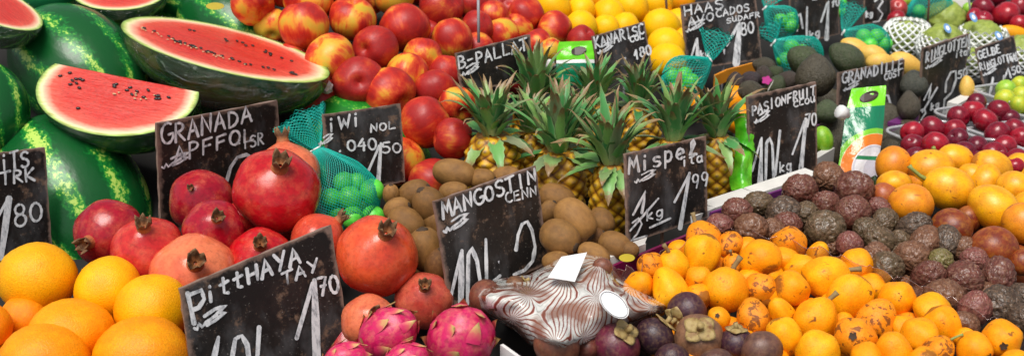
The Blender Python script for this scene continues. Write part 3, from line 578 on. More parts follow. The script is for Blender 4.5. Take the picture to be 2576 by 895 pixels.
# ------------------------------------------------------------------ mangosteens
for i, e in enumerate([E(1728, 785, 106, 'dark purple mangosteen at the back of the mangosteen group', col=(.06, .014, .028), to=(1692, 800), cap=.0), E(1647, 845, 100, 'almost black mangosteen with its cap turned away', col=(.032, .010, .02), to=(1685, 800)),
    E(1550, 868, 120, 'reddish purple mangosteen with yellow tinged cap on top', col=(.13, .012, .035), to=(1575, 825)), E(1758, 850, 126, 'tan brown mangosteen with its cap facing forward', col=(.24, .115, .06), to=(1752, 818)),
    E(1853, 862, 88, 'dark mangosteen under a brown curled cap beside the loquats', col=(.05, .014, .028), to=(1850, 820)), E(1915, 880, 108, 'brown purple mangosteen at the right end of its group', col=(.15, .065, .045), to=(1925, 930)),
    E(1690, 905, 92, 'dark mangosteen at the bottom edge below the almost black one', col=(.05, .014, .024), to=(1690, 940)), E(1800, 920, 96, 'brown mangosteen at the bottom edge below the tan one', col=(.10, .04, .03), to=(1810, 955)), E(1605, 800, 70, 'purple mangosteen glimpsed beside the marbled package', col=(.09, .02, .03), to=(1640, 775), ds=-.4)]):
    lay('mango_st', 'mangosteen', e, e['look'], 'mangosteen', 'loose mangosteens', random.Random(90+i), [('calyx_cap', ME['cap'], 1.0)])

# ------------------------------------------------------------------ plums, nectarines, mirabelles
PL = (.24, .006, .02); PLR = (.38, .008, .022); PLD = (.13, .006, .02)
def pl(u, v, d, c='m', **k): return E(u, v, d, {'m': 'dark red', 'r': 'bright red', 'd': 'purple'}[c], col={'m': PL, 'r': PLR, 'd': PLD}[c], **k)
for es, where, seed in [([pl(2294, 334, 60, 'r'), pl(2345, 324, 66), pl(2400, 330, 60, 'r'), pl(2352, 364, 68, 'r', ds=.2), pl(2296, 364, 58, 'm', ds=-.2), pl(2408, 350, 56, 'd'), pl(2304, 396, 60, 'd', ds=-.4), pl(2366, 392, 60, 'd', ds=-.4), pl(2425, 372, 52, 'd', ds=-.5)], 'the left plum tub', 51),
    ([pl(2447, 280, 62, 'r', ds=.2), pl(2512, 279, 60), pl(2478, 303, 64, 'r', ds=.1), pl(2412, 294, 58), pl(2456, 260, 54, 'd', ds=-.2), pl(2540, 300, 50, 'd', ds=-.3)], 'the back plum tub', 52),
    ([pl(2508, 338, 66), pl(2552, 327, 60), pl(2567, 348, 58, 'r'), pl(2540, 350, 50, 'd', ds=-.4)], 'the right plum tub', 53),
    ([pl(2427, 386, 64, 'd'), pl(2458, 369, 58, 'd'), pl(2501, 389, 66), pl(2527, 369, 62, 'r'), pl(2558, 402, 58), pl(2551, 419, 52, 'r', ds=.1), pl(2462, 408, 56, 'd', ds=-.2)], 'the front plum tub', 54)]:
    heap('plum', 'plum', es, 'plum', where, 'plum', 'plums in clear tubs', 3, seed)
for i, e in enumerate([E(2472, 22, 58, 'dark nectarine, left of the large red one at the top right', col=PL), E(2530, 38, 70, 'large bright red nectarine near the top right corner', col=(.42, .01, .02)), E(2566, 18, 56, 'red nectarine cut by the right edge of the photo', col=(.36, .01, .02)), E(2473, 50, 46, 'red nectarine low beneath the dark one', col=(.38, .01, .03)),
      E(2450, 42, 42, 'small red nectarine leftmost in the nectarine group', col=(.38, .01, .03)), E(2564, 62, 48, 'red nectarine just above the yellow melon slice', col=(.42, .01, .02)), E(2257, 22, 52, 'pinkish red peach right of the topmost sign', col=(.55, .06, .05)), E(2254, 48, 46, 'dark red peach below the pinkish peach', col=(.36, .01, .02)), E(2506, -12, 60, 'red nectarine at the very top edge', col=PL), E(1938, 12, 40, 'red fruit glimpsed beside the avocado sign', col=(.55, .03, .03), ds=-.6)]):
    lay('plum', 'nectarine', e, e['look'], 'nectarine', 'nectarines at the back', random.Random(110+i))
MB = (.62, .60, .03); MG = (.42, .60, .05)
heap('lime', 'mirabelle', [E(2530, 226, 50, 'green', col=MG), E(2528, 249, 50, 'yellow', col=MB), E(2566, 216, 46, 'yellow', col=MB), E(2568, 241, 48, 'yellow', col=MB), E(2564, 264, 46, 'yellow', col=MB), E(2537, 266, 40, 'green', col=MG, ds=-.3)], 'mirabelle', 'the tub at right', 'mirabelle', 'yellow plums in a tub', 3, 57)
lay('yellow', 'yellow_melon', E(2552, 84, 38, col=(.9, .36, .01), asp=2.1, ang=-12, ds=-.2), 'elongated orange yellow fruit under the nectarines at the right edge', 'fruit', None, random.Random(1))
lay('lime', 'green_fruit', E(2275, 0, 46, col=(.45, .55, .05), ds=-.4), 'yellow green fruit at the top edge beside the pinkish peach', 'fruit', None, random.Random(1))
lay('lime', 'green_fruit', E(2436, 22, 30, col=(.35, .6, .05), ds=-.4), 'small light green fruit left of the nectarines', 'fruit', None, random.Random(2))
lay('lime', 'star_fruit', E(2070, 352, 52, col=(.28, .50, .02), asp=1.3, ang=100, ds=-.5), 'lime green fruit resting on white paper by the passion fruit sign', 'fruit', None, random.Random(3))
lay('passion', 'ginger_root', E(2530, -2, 40, col=(.45, .30, .12), asp=1.8, ang=5, ds=-.6), 'tan knobbly ginger root at the top right edge', 'ginger', None, random.Random(3))

# ------------------------------------------------------------------ avocados, mangoes
AV = (.055, .080, .026); AB = (.070, .058, .034); AG = (.075, .11, .045); AGR = (.06, .065, .05)
for i, e in enumerate([E(2018, 150, 70, 'dark green avocado behind the largest one, against the green net', col=AV, asp=1.2, ang=150), E(2052, 190, 96, 'largest rough black avocado standing above the passion fruit sign', col=AB, asp=1.1, ang=95, tow=.3, ds=.6), E(2128, 147, 72, 'dark avocado leaning towards the yellow mangoes', col=AV, asp=1.35, ang=140, ds=.4),
    E(2080, 280, 60, 'green avocado between the passion fruit and granadilla signs', col=AG, asp=1.05, ang=90), E(2297, 212, 66, 'grey avocado between two signs, below the mango', col=AGR, asp=1.1, ang=90), E(2286, 266, 56, 'brownish avocado low between two signs', col=(.07, .055, .035), asp=1.3, ang=90),
    E(1922, 168, 46, 'small dark avocado at the back beside the orange card', col=AB, asp=1.3, ang=160), E(1921, 190, 44, 'small brown avocado in the middle of the small group', col=(.05, .03, .025), asp=1.1, ang=90), E(1889, 202, 46, 'small purplish avocado left of the sticker', col=(.04, .022, .03), asp=1.1, ang=30), E(1850, 204, 42, 'small avocado leftmost of the small group', col=(.045, .028, .03), asp=1.1, ang=90),
    E(1891, 230, 48, 'small black avocado lying in front at left', col=AB, asp=1.35, ang=-10, ds=.3), E(1951, 184, 38, 'small dark avocado behind the sticker', col=AV, asp=1.1, ang=30), E(1982, 202, 48, 'small brown avocado at the right of the small group', col=(.055, .035, .028), asp=1.1, ang=160), E(1952, 216, 50, 'small greenish avocado right of the sticker', col=AV, asp=1.1, ang=60, ds=.2), E(2030, 262, 58, 'brown avocado shaded under the largest one', col=AB, asp=1.2, ang=60, ds=-.6)]):
    lay('avocado', 'avocado', e, e['look'], 'avocado', 'avocados', random.Random(130+i))
MA = (.82, .52, .10)
for i, e in enumerate([E(2152, 128, 58, 'yellow mango leaning behind the dark avocado', col=MA, asp=1.5, ang=145), E(2198, 142, 56, 'pale yellow mango right of the leaning one, below the net bag', col=MA, asp=1.3, ang=150), E(2280, 164, 58, 'large yellow mango behind the granadilla sign', col=MA, asp=1.6, ang=-25), E(2432, 218, 38, 'yellow mango glimpsed right of the ringlotten sign', col=MA, asp=1.5, ang=90), E(2215, 158, 50, 'yellow mango low behind the granadilla sign', col=MA, asp=1.4, ang=0, ds=.1)]):
    lay('mango', 'mango', e, e['look'], 'mango', 'mangoes', random.Random(150+i))
filler('avocado', 'avocado', [(1840, 200), (2100, 200), (2300, 230), (2300, 330), (2060, 330), (1980, 240)], .062, [AB], 'shaded avocado low between the others', 'avocado', 'avocados in the lower layer', 14, .8)

# ------------------------------------------------------------------ watermelons
MEL = mesh_of('watermelon', *lathe(ball_prof(26), 44), M['melon'])
def melon(u, v, along, semi, minor, ang, tow, label, s=None, roll=0.0, col=None):
    s = s or sf(u, v); a = R(ang); o = obj('watermelon', MEL, None, col=col or (0, 0, 0, 1)); o.location = P(u, v, s); o.rotation_mode = 'QUATERNION'
    o.rotation_quaternion = rot_to(vdir(math.cos(a), -math.sin(a), tow), roll); k = 1/100.0/s; o.scale = (minor*k, minor*k, semi*k)
    return tag(o, label, 'watermelon', 'whole watermelons')
melon(200, 178, 0, 215, 150, -38, .45, 'large striped watermelon behind the cut wedge, upper left', s=16.2, roll=.3)
melon(185, 505, 0, 250, 178, -52, .35, 'large striped watermelon below the wedge, behind the leftmost sign', s=17.6, roll=1.0)
melon(-20, 268, 0, 120, 88, -70, .2, 'striped watermelon cut by the left edge of the photo', s=17.8, roll=.6)
melon(610, 95, 0, 190, 130, -35, .2, 'dark watermelon with yellow ground spot behind the cut half', s=15.0, roll=2.1)
melon(915, 388, 0, 190, 140, -34, .1, 'bright green watermelon behind the kiwi sign', s=16.6, roll=.2, col=(.02, .26, .012, .55))
melon(110, -30, 0, 110, 80, 5, .1, 'teal green film wrapped watermelon at the top left edge', s=15.2, roll=.8, col=(.02, .26, .10, .25))
melon(440, 2, 0, 90, 62, -20, .2, 'mottled watermelon between the two cut halves at the top', s=14.9, roll=.4)
melon(300, 430, 0, 190, 130, -20, .1, 'shadowed watermelon beneath the cut wedge', s=16.0, roll=1.6)
melon(480, 240, 0, 180, 110, -30, .1, 'shadowed watermelon under the big cut half', s=15.4, roll=1.2)

def cut_melon_meshes(k, nx=64, ny=32):
    bm = bmesh.new(); bmesh.ops.create_uvsphere(bm, u_segments=nx, v_segments=ny, radius=1.0)
    bmesh.ops.rotate(bm, verts=bm.verts, cent=(0, 0, 0), matrix=Matrix.Rotation(math.pi/2, 3, 'Y'))
    bmesh.ops.bisect_plane(bm, geom=bm.verts[:]+bm.edges[:]+bm.faces[:], plane_co=(0, 0, 0), plane_no=(0, 0, 1), clear_outer=True)
    if k < 1: bmesh.ops.bisect_plane(bm, geom=bm.verts[:]+bm.edges[:]+bm.faces[:], plane_co=(0, k, 0), plane_no=(0, 1, -.25), clear_outer=True)
    rind = bpy.data.meshes.new('rind'); bm.to_mesh(rind); rind.polygons.foreach_set('use_smooth', [True]*len(rind.polygons)); bm.free()
    # cut faces as fine grids so the flesh can be uneven
    vs, fs = [], []; nr, na = 18, 72
    for r in range(nr+1):
        for a in range(na):
            t = 2*math.pi*a/na; x, y = math.cos(t)*r/nr, math.sin(t)*r/nr; y2 = min(y, k)
            vs.append(Vector((x, y2, .012*mnoise.noise(Vector((x*4, y2*4, k*9)))*(1-(r/nr)**6)+.002)))
    for r in range(nr):
        for a in range(na): b = (a+1) % na; fs.append((r*na+a, (r+1)*na+a, (r+1)*na+b, r*na+b))
    if k < 1:
        b0 = len(vs); n2 = 30; w = math.sqrt(1-k*k)
        for i in range(n2+1):
            x = -w+2*w*i/n2
            for j in range(8):
                z = -math.sqrt(max(0, 1-k*k-x*x))*j/7*.95; vs.append(Vector((x, k+.25*z+.002, z)))
        for i in range(n2):
            for j in range(7): q = b0+i*8+j; fs.append((q, q+8, q+9, q+1))
    flesh = mesh_of('flesh', vs, fs, M['flesh'])
    return rind, flesh
n = N('cut_rind'); x, y, z = n.sep(n.oc)[:3]; ang = n.math('ARCTAN2', z, y); wob = n.noise(n.rco((1.6, 1, 1)), 4.5, 6, .72)
st = n.math('SINE', n.math('ADD', n.math('MULTIPLY', ang, 9.0), n.math('MULTIPLY', n.math('SUBTRACT', wob, .5), 6.0)))
c = n.ramp(st, [(0, (.003, .045, .010)), (.6, (.006, .085, .014)), (.9, (.02, .16, .02)), (1, (.12, .30, .04))])
brn = n.ramp(n.noise(n.rco(k=3), 1.7, 5, .65), [(.44, 0), (.58, .8)]); c = n.mix(n.math('MULTIPLY', brn, n.info.outputs['Alpha']), c, (.13, .08, .018))
M['cut_rind'] = n.pbr(c, .2, n.bump(n.noise(n.oc, 9, 4), .2, .003), Coat_Weight=.3)
n = N('wrap'); M['wrap'] = n.clear((.985, .985, .985), .14, .10, n.bump(n.noise(n.vadd(n.oc, (2.2, 7, 4), 'MULTIPLY'), 2.2, 5, .6, 1.2), .8, .02), 0)
def cut_melon(tl, tr, s1, s2, phi, b, c, k, label, seeds, brown=.2):
    A, B = P(*tl, s1), P(*tr, s2); mid = (A+B)/2; X = (B-A); a = X.length/2; X.normalize()
    tc = (CAM-mid).normalized(); n0 = (tc-X*tc.dot(X)).normalized(); up = n0.cross(X); up = up if up.dot(UP) > 0 else -up
    nz = (n0*math.cos(phi)+up*math.sin(phi)).normalized(); Y = nz.cross(X)
    root = empty('cut_watermelon', mid, label, 'watermelon', 'cut watermelons'); m = Matrix((X, Y, nz)).transposed(); root.rotation_mode = 'QUATERNION'; root.rotation_quaternion = m.to_quaternion()
    rind, flesh = cut_melon_meshes(k); rind.materials.append(M['cut_rind'])
    o = obj('rind', rind, root, col=(0, 0, 0, brown)); o.scale = (a, b, c); fo = o = obj('flesh', flesh, root); o.scale = (a*.995, b*.995, c*.995)
    w = obj('plastic_wrap', rind.copy(), root); w.data.materials.clear(); w.data.materials.append(M['wrap']); w.scale = (a*1.012, b*1.012, c*1.03); w.location = (0, 0, .001)
    base = ([v.co.copy() for v in flesh.vertices], [tuple(p.vertices) for p in flesh.polygons]); mats = [0]*len(base[1]); parts = [base]
    for mi_, lst, sz in ((1, seeds[0], .0034), (2, seeds[1], .0021)):
        for (x, y, an) in lst:
            vs, fs = lathe(ball_prof(6), 8); mt_ = Matrix.Rotation(an, 3, 'Z')
            parts.append(([(lambda q: Vector((q.x/a+x, q.y/b+y, (q.z+.0022)/c)))(mt_ @ Vector((p.x*sz, p.y*sz*.55, p.z*sz*.35))) for p in vs], fs)); mats += [mi_]*len(fs)
    f2 = mesh_of('flesh', *merge(*parts), M['flesh']); f2.materials.append(M['seed']); f2.materials.append(M['seed_pale']); f2.polygons.foreach_set('material_index', mats); fo.data = f2
    return root
rs = random.Random(5)
def seedline(pts, n, jit): 
    out = []
    for i in range(n):
        t = rs.random()*(len(pts)-1); j = min(int(t), len(pts)-2); f = t-j; out.append((pts[j][0]*(1-f)+pts[j+1][0]*f+rs.uniform(-jit, jit), pts[j][1]*(1-f)+pts[j+1][1]*f+rs.uniform(-jit, jit), rs.uniform(-.5, .5)))
    return out
cut_melon((103, 190), (492, 268), 17.7, 18.2, R(38), .082, .095, .32, 'quarter wedge of cut red watermelon with black seeds, in front', (seedline([(-.72, .1), (-.5, .05), (-.55, -.12)], 9, .09)+seedline([(-.1, .12), (.3, .02), (.62, .1)], 14, .08)+[(-.3, -.55, .3)], seedline([(-.1, 0), (.4, -.05)], 9, .1)))
cut_melon((336, 45), (808, 204), 16.0, 17.6, R(68), .098, .092, 2, 'long half watermelon with red cut face, wrapped, right of the wedge', (seedline([(-.72, -.3), (-.2, -.38), (.4, -.36), (.8, -.1)], 36, .04)+seedline([(-.5, .25), (.1, .40), (.6, .32)], 16, .07), seedline([(-.75, -.34), (-.2, -.44), (.4, -.42)], 30, .05)), 1.0)
cut_melon((185, -30), (420, -14), 15.6, 15.6, R(60), .062, .060, 2, 'cut half watermelon at the top edge, red face partly out of frame', ([], []), .2)
cut_melon((-120, -60), (74, 78), 16.6, 17.4, R(58), .06, .06, 2, 'wrapped cut watermelon at the top left corner', ([], []), .2)

# ------------------------------------------------------------------ pineapples
def pine_body(seed):
    rows_, seg = 60, 88; vs, fs, at = [], [], []
    for j in range(rows_+1):
        t = j/rows_; z = t
        r = (math.sin(math.pi*(.09+.83*t)))**.42
        for i in range(seg):
            a = 2*math.pi*i/seg; p1 = a*8/(2*math.pi)+z*5.2; p2 = -a*8/(2*math.pi)+z*5.2      # crossing spirals
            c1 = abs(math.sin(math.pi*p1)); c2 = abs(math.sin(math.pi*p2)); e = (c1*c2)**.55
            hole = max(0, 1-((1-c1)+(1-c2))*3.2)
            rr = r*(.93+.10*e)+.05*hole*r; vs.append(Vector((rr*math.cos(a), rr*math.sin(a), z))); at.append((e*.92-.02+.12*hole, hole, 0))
    for j in range(rows_):
        for i in range(seg): k = (i+1) % seg; fs.append((j*seg+i, j*seg+k, (j+1)*seg+k, (j+1)*seg+i))
    fs.append(tuple(range(seg-1, -1, -1))); fs.append(tuple(range(rows_*seg, rows_*seg+seg)))
    me = mesh_of('body', vs, fs, M['pine_body']); set_attr(me, 'eye', at); return me
def pine_crown(seed, n=58):
    rnd = random.Random(seed); vs, fs, at = [], [], []
    for i in range(n):
        t = i/(n-1); az = i*2.39996+rnd.uniform(-.25, .25); low = t < .15; el = R(rnd.uniform(-62, -18) if low else 30+60*((t-.15)/.85)**.62+rnd.uniform(-15, 13)); L = rnd.uniform(.5, .95) if low else rnd.uniform(.6, 1.28)*(1.05-.15*t); W = (.165 if low else .132)*rnd.uniform(.75, 1.25)*(1-.2*t)
        curl = R(rnd.uniform(20, 95)*(1-t*.55) * (-1 if t > .12 else -.6)); rad = .17*(1-t)+.02; hz = .22*t
        p = Vector((rad*math.cos(az), rad*math.sin(az), hz)); out = Vector((math.cos(az), math.sin(az), 0)); sd = Vector((-math.sin(az), math.cos(az), 0)); tone = rnd.random()*(1 if low else .85); tw = rnd.uniform(-.25, .25); b = len(vs); ns = 11; dryer = rnd.uniform(-.14, .16)+(.08 if t < .12 else 0)
        ang = el+(R(28) if t < .4 else 0); tipk = rnd.choice((-1, 0, 1, 2, 3))
        for k in range(ns+1):
            f = k/ns; d = out*math.cos(ang)+Vector((0, 0, 1))*math.sin(ang); nn = -out*math.sin(ang)+Vector((0, 0, 1))*math.cos(ang)
            w = W*(.55+.9*f if f < .3 else .82*(1-((f-.3)/.7)**1.6))+.004; fold = w*.30
            for q, (dx, dn, ed) in enumerate(((-1, 1, 1), (-.5, .28, .35), (0, 0, .1), (.5, .28, .35), (1, 1, 1))):
                jag = .0 if abs(dx) < 1 else (.10*w*((k % 2)*2-1))
                vs.append(p+(sd*math.cos(tw)+nn*math.sin(tw))*(dx*w+jag*dx)+nn*fold*dn); at.append((f+dryer, tone, ed*.9 if abs(dx) < 1 else .95))
            p = p+d*(L/ns); ang += curl/ns*(1.6*f+.3)+(R(-26)*tipk*.5 if f > .78 else 0)
        for k in range(ns):
            for q in range(4): o_ = b+k*5+q; fs.append((o_, o_+1, o_+6, o_+5))
    me = mesh_of('leaf_crown', vs, fs, M['pine_leaf']); set_attr(me, 'leaf', at); return me
PB = pine_body(1); PCR = [pine_crown(i) for i in range(5)]
def pineapple(u, v, s, width, blen, clen, label, i, lean=0.0, az=0.0):
    c = P(u, v, s); k = 1/100.0/s; r = width/2*k; h = blen*k
    root = empty('pineapple', c-Vector((0, 0, h)), label, 'pineapple', 'pineapples standing in rows'); root.rotation_euler = (R(lean*.3), R(lean), az)
    b = obj('body', PB, root); b.scale = (r, r, h); o = obj('leaf_crown', PCR[i % 5], root); q = clen*1.14*k; o.scale = (q, q, q); o.location = (0, 0, h*.965)
    return root
pineapple(1246, 338, 18.1, 152, 170, 118, 'pineapple with yellow body, front row left end', 0, -3, .5)
pineapple(1404, 380, 18.3, 148, 190, 138, 'pineapple in the front row, upright crown above the mangosteen sign', 1, 1, 2.1)
pineapple(1543, 408, 18.9, 112, 190, 134, 'pineapple in front with long arching leaves, left of the mispel sign', 2, 3, 4.2)
pineapple(1690, 352, 17.7, 110, 180, 122, 'pineapple hidden behind the mispel sign, only its crown showing', 3, 2, 1.0)
pineapple(1812, 342, 17.3, 104, 172, 118, 'pineapple at the right end of the front row', 4, 3, 3.0)
pineapple(1345, 250, 16.6, 120, 170, 112, 'back pineapple in front of the leftmost small sign', 3, -2, 5.0)
pineapple(1500, 262, 16.6, 120, 160, 98, 'back pineapple between the juice pouch and the kaki sign', 0, 2, 2.6)
pineapple(1605, 268, 16.4, 120, 160, 98, 'back pineapple in front of the kaki sign', 1, 0, .2)
pineapple(1460, 345, 17.4, 125, 150, 100, 'pineapple half hidden between the second and third front pineapples', 4, 0, 1.7)
pineapple(1330, 330, 17.3, 110, 150, 90, 'pineapple half hidden between the first and second front pineapples', 2, 0, .9)

# ------------------------------------------------------------------ price signs
def glyphs():
    def arc(cx, cy, rx, ry, a0, a1, n=9): return [(cx+rx*math.cos(R(a0+(a1-a0)*i/n)), cy+ry*math.sin(R(a0+(a1-a0)*i/n))) for i in range(n+1)]
    o = arc(.33, .5, .30, .47, 95, 440, 14)
    G = {'A': [[(0, 0), (.32, 1), (.62, 0)], [(.12, .36), (.54, .40)]], 'B': [[(.05, 0), (.08, 1)], [(.08, .97)]+arc(.2, .75, .33, .22, 85, -85)+arc(.2, .27, .42, .25, 80, -90)], 'C': [arc(.4, .5, .36, .48, 50, 310, 12)],
     'D': [[(.06, 0), (.08, 1)], arc(.08, .5, .52, .48, 88, -88, 10)], 'E': [[(.58, .95), (.1, .92), (.05, .05), (.6, .04)], [(.08, .5), (.48, .54)]], 'F': [[(.62, .97), (.1, .92), (.05, 0)], [(.08, .5), (.5, .54)]],
     'G': [arc(.4, .5, .38, .48, 55, 330, 12)+[(.72, .45), (.45, .42)]], 'H': [[(.05, 1), (.05, 0)], [(.6, 1), (.58, 0)], [(.06, .48), (.58, .52)]], 'I': [[(.3, 1), (.28, 0)]], 'K': [[(.06, 1), (.05, 0)], [(.58, .98), (.1, .46), (.62, 0)]],
     'L': [[(.1, 1), (.06, .05), (.6, .08)]], 'M': [[(0, 0), (.12, 1), (.35, .3), (.58, 1), (.7, 0)]], 'N': [[(.02, 0), (.08, 1), (.55, .05), (.62, 1)]], 'O': [o], 'P': [[(.06, -.05), (.1, 1)], [(.1, .97)]+arc(.22, .72, .36, .26, 80, -110, 9)],
     'R': [[(.05, 0), (.1, 1)], [(.1, .97)]+arc(.2, .75, .34, .23, 80, -95, 8)+[(.62, 0)]], 'S': [arc(.36, .75, .28, .22, 30, 260, 8)+arc(.32, .25, .30, .25, 80, -150, 8)], 'T': [[(0, .95), (.68, 1)], [(.34, .96), (.3, 0)]], 'U': [[(.05, 1), (.08, .2), (.3, .0), (.5, .2), (.58, 1)], [(.58, .5), (.62, 0)]],
     'V': [[(0, 1), (.28, 0), (.62, 1)]], 'W': [[(0, 1), (.15, 0), (.35, .75), (.52, 0), (.75, 1)]], 'Y': [[(0, 1), (.3, .5)], [(.62, 1), (.22, 0)]], 'Z': [[(.05, .95), (.6, .97), (.05, .04), (.65, .06)]], 'i': [[(.3, .6), (.28, 0)], [(.32, .84), (.34, .92)]],
     't': [[(.3, .95), (.26, .1), (.5, .02)], [(.05, .62), (.58, .68)]], 'a': [arc(.3, .3, .25, .3, 30, 350, 9), [(.56, .6), (.6, 0)]], 'e': [[(.08, .3), (.52, .36)]+arc(.3, .32, .25, .3, 15, 310, 9)], 'l': [arc(.35, .72, .16, .28, 280, 10, 2)[::-1][:0]+[(.12, .1), (.5, .75), (.42, 1), (.28, .85), (.26, .12), (.62, .04)]], 's': [arc(.33, .46, .22, .14, 30, 250, 6)+arc(.3, .16, .25, .16, 80, -150, 6)],
     'p': [[(.1, .65), (.06, -.3)], arc(.28, .32, .24, .28, 140, -140, 9)], 'g': [arc(.3, .35, .24, .28, 30, 350, 9), [(.54, .6), (.52, -.1), (.3, -.3), (.08, -.15)]], 'k': [[(.1, 1), (.06, 0)], [(.5, .6), (.1, .28), (.55, 0)]],
     '0': [o], '1': [[(.08, .45), (.38, 1)], [(.4, 1), (.36, 0)]], '2': [arc(.3, .72, .28, .27, 170, -30, 8)+[(.05, .03), (.66, .06)]], '3': [arc(.28, .74, .27, .24, 140, -80, 8)+arc(.28, .27, .32, .26, 80, -140, 8)], '4': [[(.45, 1), (.02, .38), (.62, .42)], [(.5, .7), (.46, 0)]], '5': [[(.62, .98), (.14, .95), (.1, .56)]+arc(.28, .3, .32, .30, 110, -140, 9)],
     '7': [[(.02, .95), (.62, .98), (.22, 0)], [(.18, .5), (.56, .54)]], '8': [arc(.32, .75, .24, .23, 90, 425, 12), arc(.32, .26, .29, .26, 90, 425, 12)], '9': [arc(.3, .7, .25, .28, 20, 350, 10), [(.55, .8), (.5, .4), (.36, 0)]], '/': [[(.6, 1.05), (0, -.1)]], '-': [[(.1, .5), (.55, .53)]], '.': [[(.2, .02), (.26, .1)]], 'ß': [[(0, 0)]], ' ': []}
    # the hurried kilo sign: small k and a double loop
    G['~'] = [[(0, .25), (.1, .05), (.22, .45), (.3, .1), (.5, .3), (.95, .55)], [(.45, .75), (.9, .95), (1.35, .9), (.95, .62), (1.3, .5), (.85, .2), (.5, .1)]]
    return G
GL = glyphs()
def solve_plane(c4, s):
    uc = sum(p[0] for p in c4)/4; vc = sum(p[1] for p in c4)/4; A = P(uc, vc, s); best = None
    for th in range(0, 62, 2):
        for la in range(-6, 36, 2):
            t, l = R(th), R(la); h = Vector((math.cos(t), math.sin(t), 0)); b = Vector((-math.sin(t), math.cos(t), 0)); w = Vector((0, 0, math.cos(l)))+b*math.sin(l); n_ = h.cross(w)
            q = [CAM+ray(*p)*((A-CAM).dot(n_)/ray(*p).dot(n_)) for p in c4]
            e = [(q[(i+1) % 4]-q[i]) for i in range(4)]; L = [x.length for x in e]
            cost = sum(abs(e[i].normalized().dot(e[(i+1) % 4].normalized())) for i in range(4))+abs(math.log(L[0]/L[2]))+abs(math.log(L[1]/L[3]))+((th-32)/60)**2+((la-12)/50)**2
            if best is None or cost < best[0]: best = (cost, A, n_)
    return best[1], best[2]
def sign(c4, s, label, texts, strokes=(), w=6.0, stake=None, seed=0):
    A, nn = solve_plane(c4, s)
    def on(u, v): r_ = ray(u, v); return CAM+r_*((A-CAM).dot(nn)/r_.dot(nn))
    nf = nn if nn.dot(CAM-A) > 0 else -nn
    q = [on(*p) for p in c4]; base = (q[2]+q[3])/2
    X = (q[1]-q[0]).normalized(); Z = nf.cross(X).normalized(); 
    if Z.z < 0: Z = -Z
    Y = Z.cross(X); root = empty('price_sign', base, label, 'price sign', 'chalk price signs'); m = Matrix((X, Y, Z)).transposed(); root.rotation_mode = 'QUATERNION'; root.rotation_quaternion = m.to_quaternion(); mi = m.inverted()
    loc = lambda p: mi @ (p-base)
    # board: gridded front, worn along its rim
    vs, fs, at = [], [], []; nx, ny = 16, 16; rnd = random.Random(seed)
    for face in (0, 1):
        for j in range(ny+1):
            for i in range(nx+1):
                a, b = i/nx, j/ny; p = (q[0]*(1-a)+q[1]*a)*(1-b)+(q[3]*(1-a)+q[2]*a)*b; p = p-nf*.0035*face
                ed = min(a, 1-a, b, 1-b)
                if ed == 0: p = p+X*rnd.uniform(-.0006, .0006)+Z*rnd.uniform(-.0006, .0006)
                vs.append(loc(p)); at.append((1 if ed == 0 else .30 if ed < .07 else 0, 0, 0))
    K = (nx+1)*(ny+1)
    for j in range(ny):
        for i in range(nx):
            a = j*(nx+1)+i; fs.append((a, a+nx+1, a+nx+2, a+1)); fs.append((K+a, K+a+1, K+a+nx+2, K+a+nx+1))
    rim = [i for i in range(nx)]+[j*(nx+1)+nx for j in range(ny)]+[ny*(nx+1)+i for i in range(nx, 0, -1)]+[j*(nx+1) for j in range(ny, 0, -1)]
    for i in range(len(rim)): a, b = rim[i], rim[(i+1) % len(rim)]; fs.append((a, b, K+b, K+a))
    me = mesh_of('board', vs, fs, M['board'], False); set_attr(me, 'edge', at); obj('board', me, root)
    # chalk writing: flat strokes just proud of the board
    parts = []; lift = [.0009]
    def stroke(pts, w0, w1=None):
        w1 = w1 or w0
        if len(pts) < 2: return
        P2 = []
        for i in range(len(pts)-1):
            for k in range(2): P2.append((pts[i][0]+(pts[i+1][0]-pts[i][0])*k/2, pts[i][1]+(pts[i+1][1]-pts[i][1])*k/2))
        P2.append(pts[-1]); n_ = len(P2); L, vs = [], []
        for i, p in enumerate(P2):
            a = P2[max(0, i-1)]; b = P2[min(n_-1, i+1)]; d = Vector((b[0]-a[0], b[1]-a[1])); d = d.normalized() if d.length else Vector((1, 0)); ww = (w0+(w1-w0)*i/max(1, n_-1))*.46*rnd.uniform(.74, 1.2)
            if i == 0: vs += [(p[0]-d.x*ww*.7-d.y*ww*.5, p[1]-d.y*ww*.7+d.x*ww*.5), (p[0]-d.x*ww*.7+d.y*ww*.5, p[1]-d.y*ww*.7-d.x*ww*.5)]
            vs += [(p[0]-d.y*ww, p[1]+d.x*ww), (p[0]+d.y*ww, p[1]-d.x*ww)]
            if i == n_-1: vs += [(p[0]+d.x*ww*.7-d.y*ww*.5, p[1]+d.y*ww*.7+d.x*ww*.5), (p[0]+d.x*ww*.7+d.y*ww*.5, p[1]+d.y*ww*.7-d.x*ww*.5)]
        v3 = [loc(on(x, y)+nf*lift[0]) for x, y in vs]; lift[0] += .00003
        parts.append((v3, [(2*i, 2*i+1, 2*i+3, 2*i+2) for i in range(len(vs)//2-1)]))
    for tx in texts:
        txt, (u0, v0), (u1, v1), h = tx[:4]; tw = tx[4] if len(tx) > 4 else w; h1 = tx[5] if len(tx) > 5 else h
        n_ = max(1, len(txt)); vx, vy = (u1-u0), (v1-v0); sk = (c4[0][0]-c4[3][0])/(c4[3][1]-c4[0][1])
        for i, ch in enumerate(txt):
            hh = (h+(h1-h)*i/n_)*rnd.uniform(.92, 1.08); f0 = (i+.08)/n_; cw = math.hypot(vx, vy)/n_; jv = rnd.uniform(-.05, .05)*hh
            for st in GL.get(ch, []):
                pts = []
                for (x, y) in st:
                    f = f0+(x/.66)*.80/n_; pts.append((u0+vx*f+(y*hh)*sk, v0+vy*f-y*hh+jv))
                stroke(pts, tw)
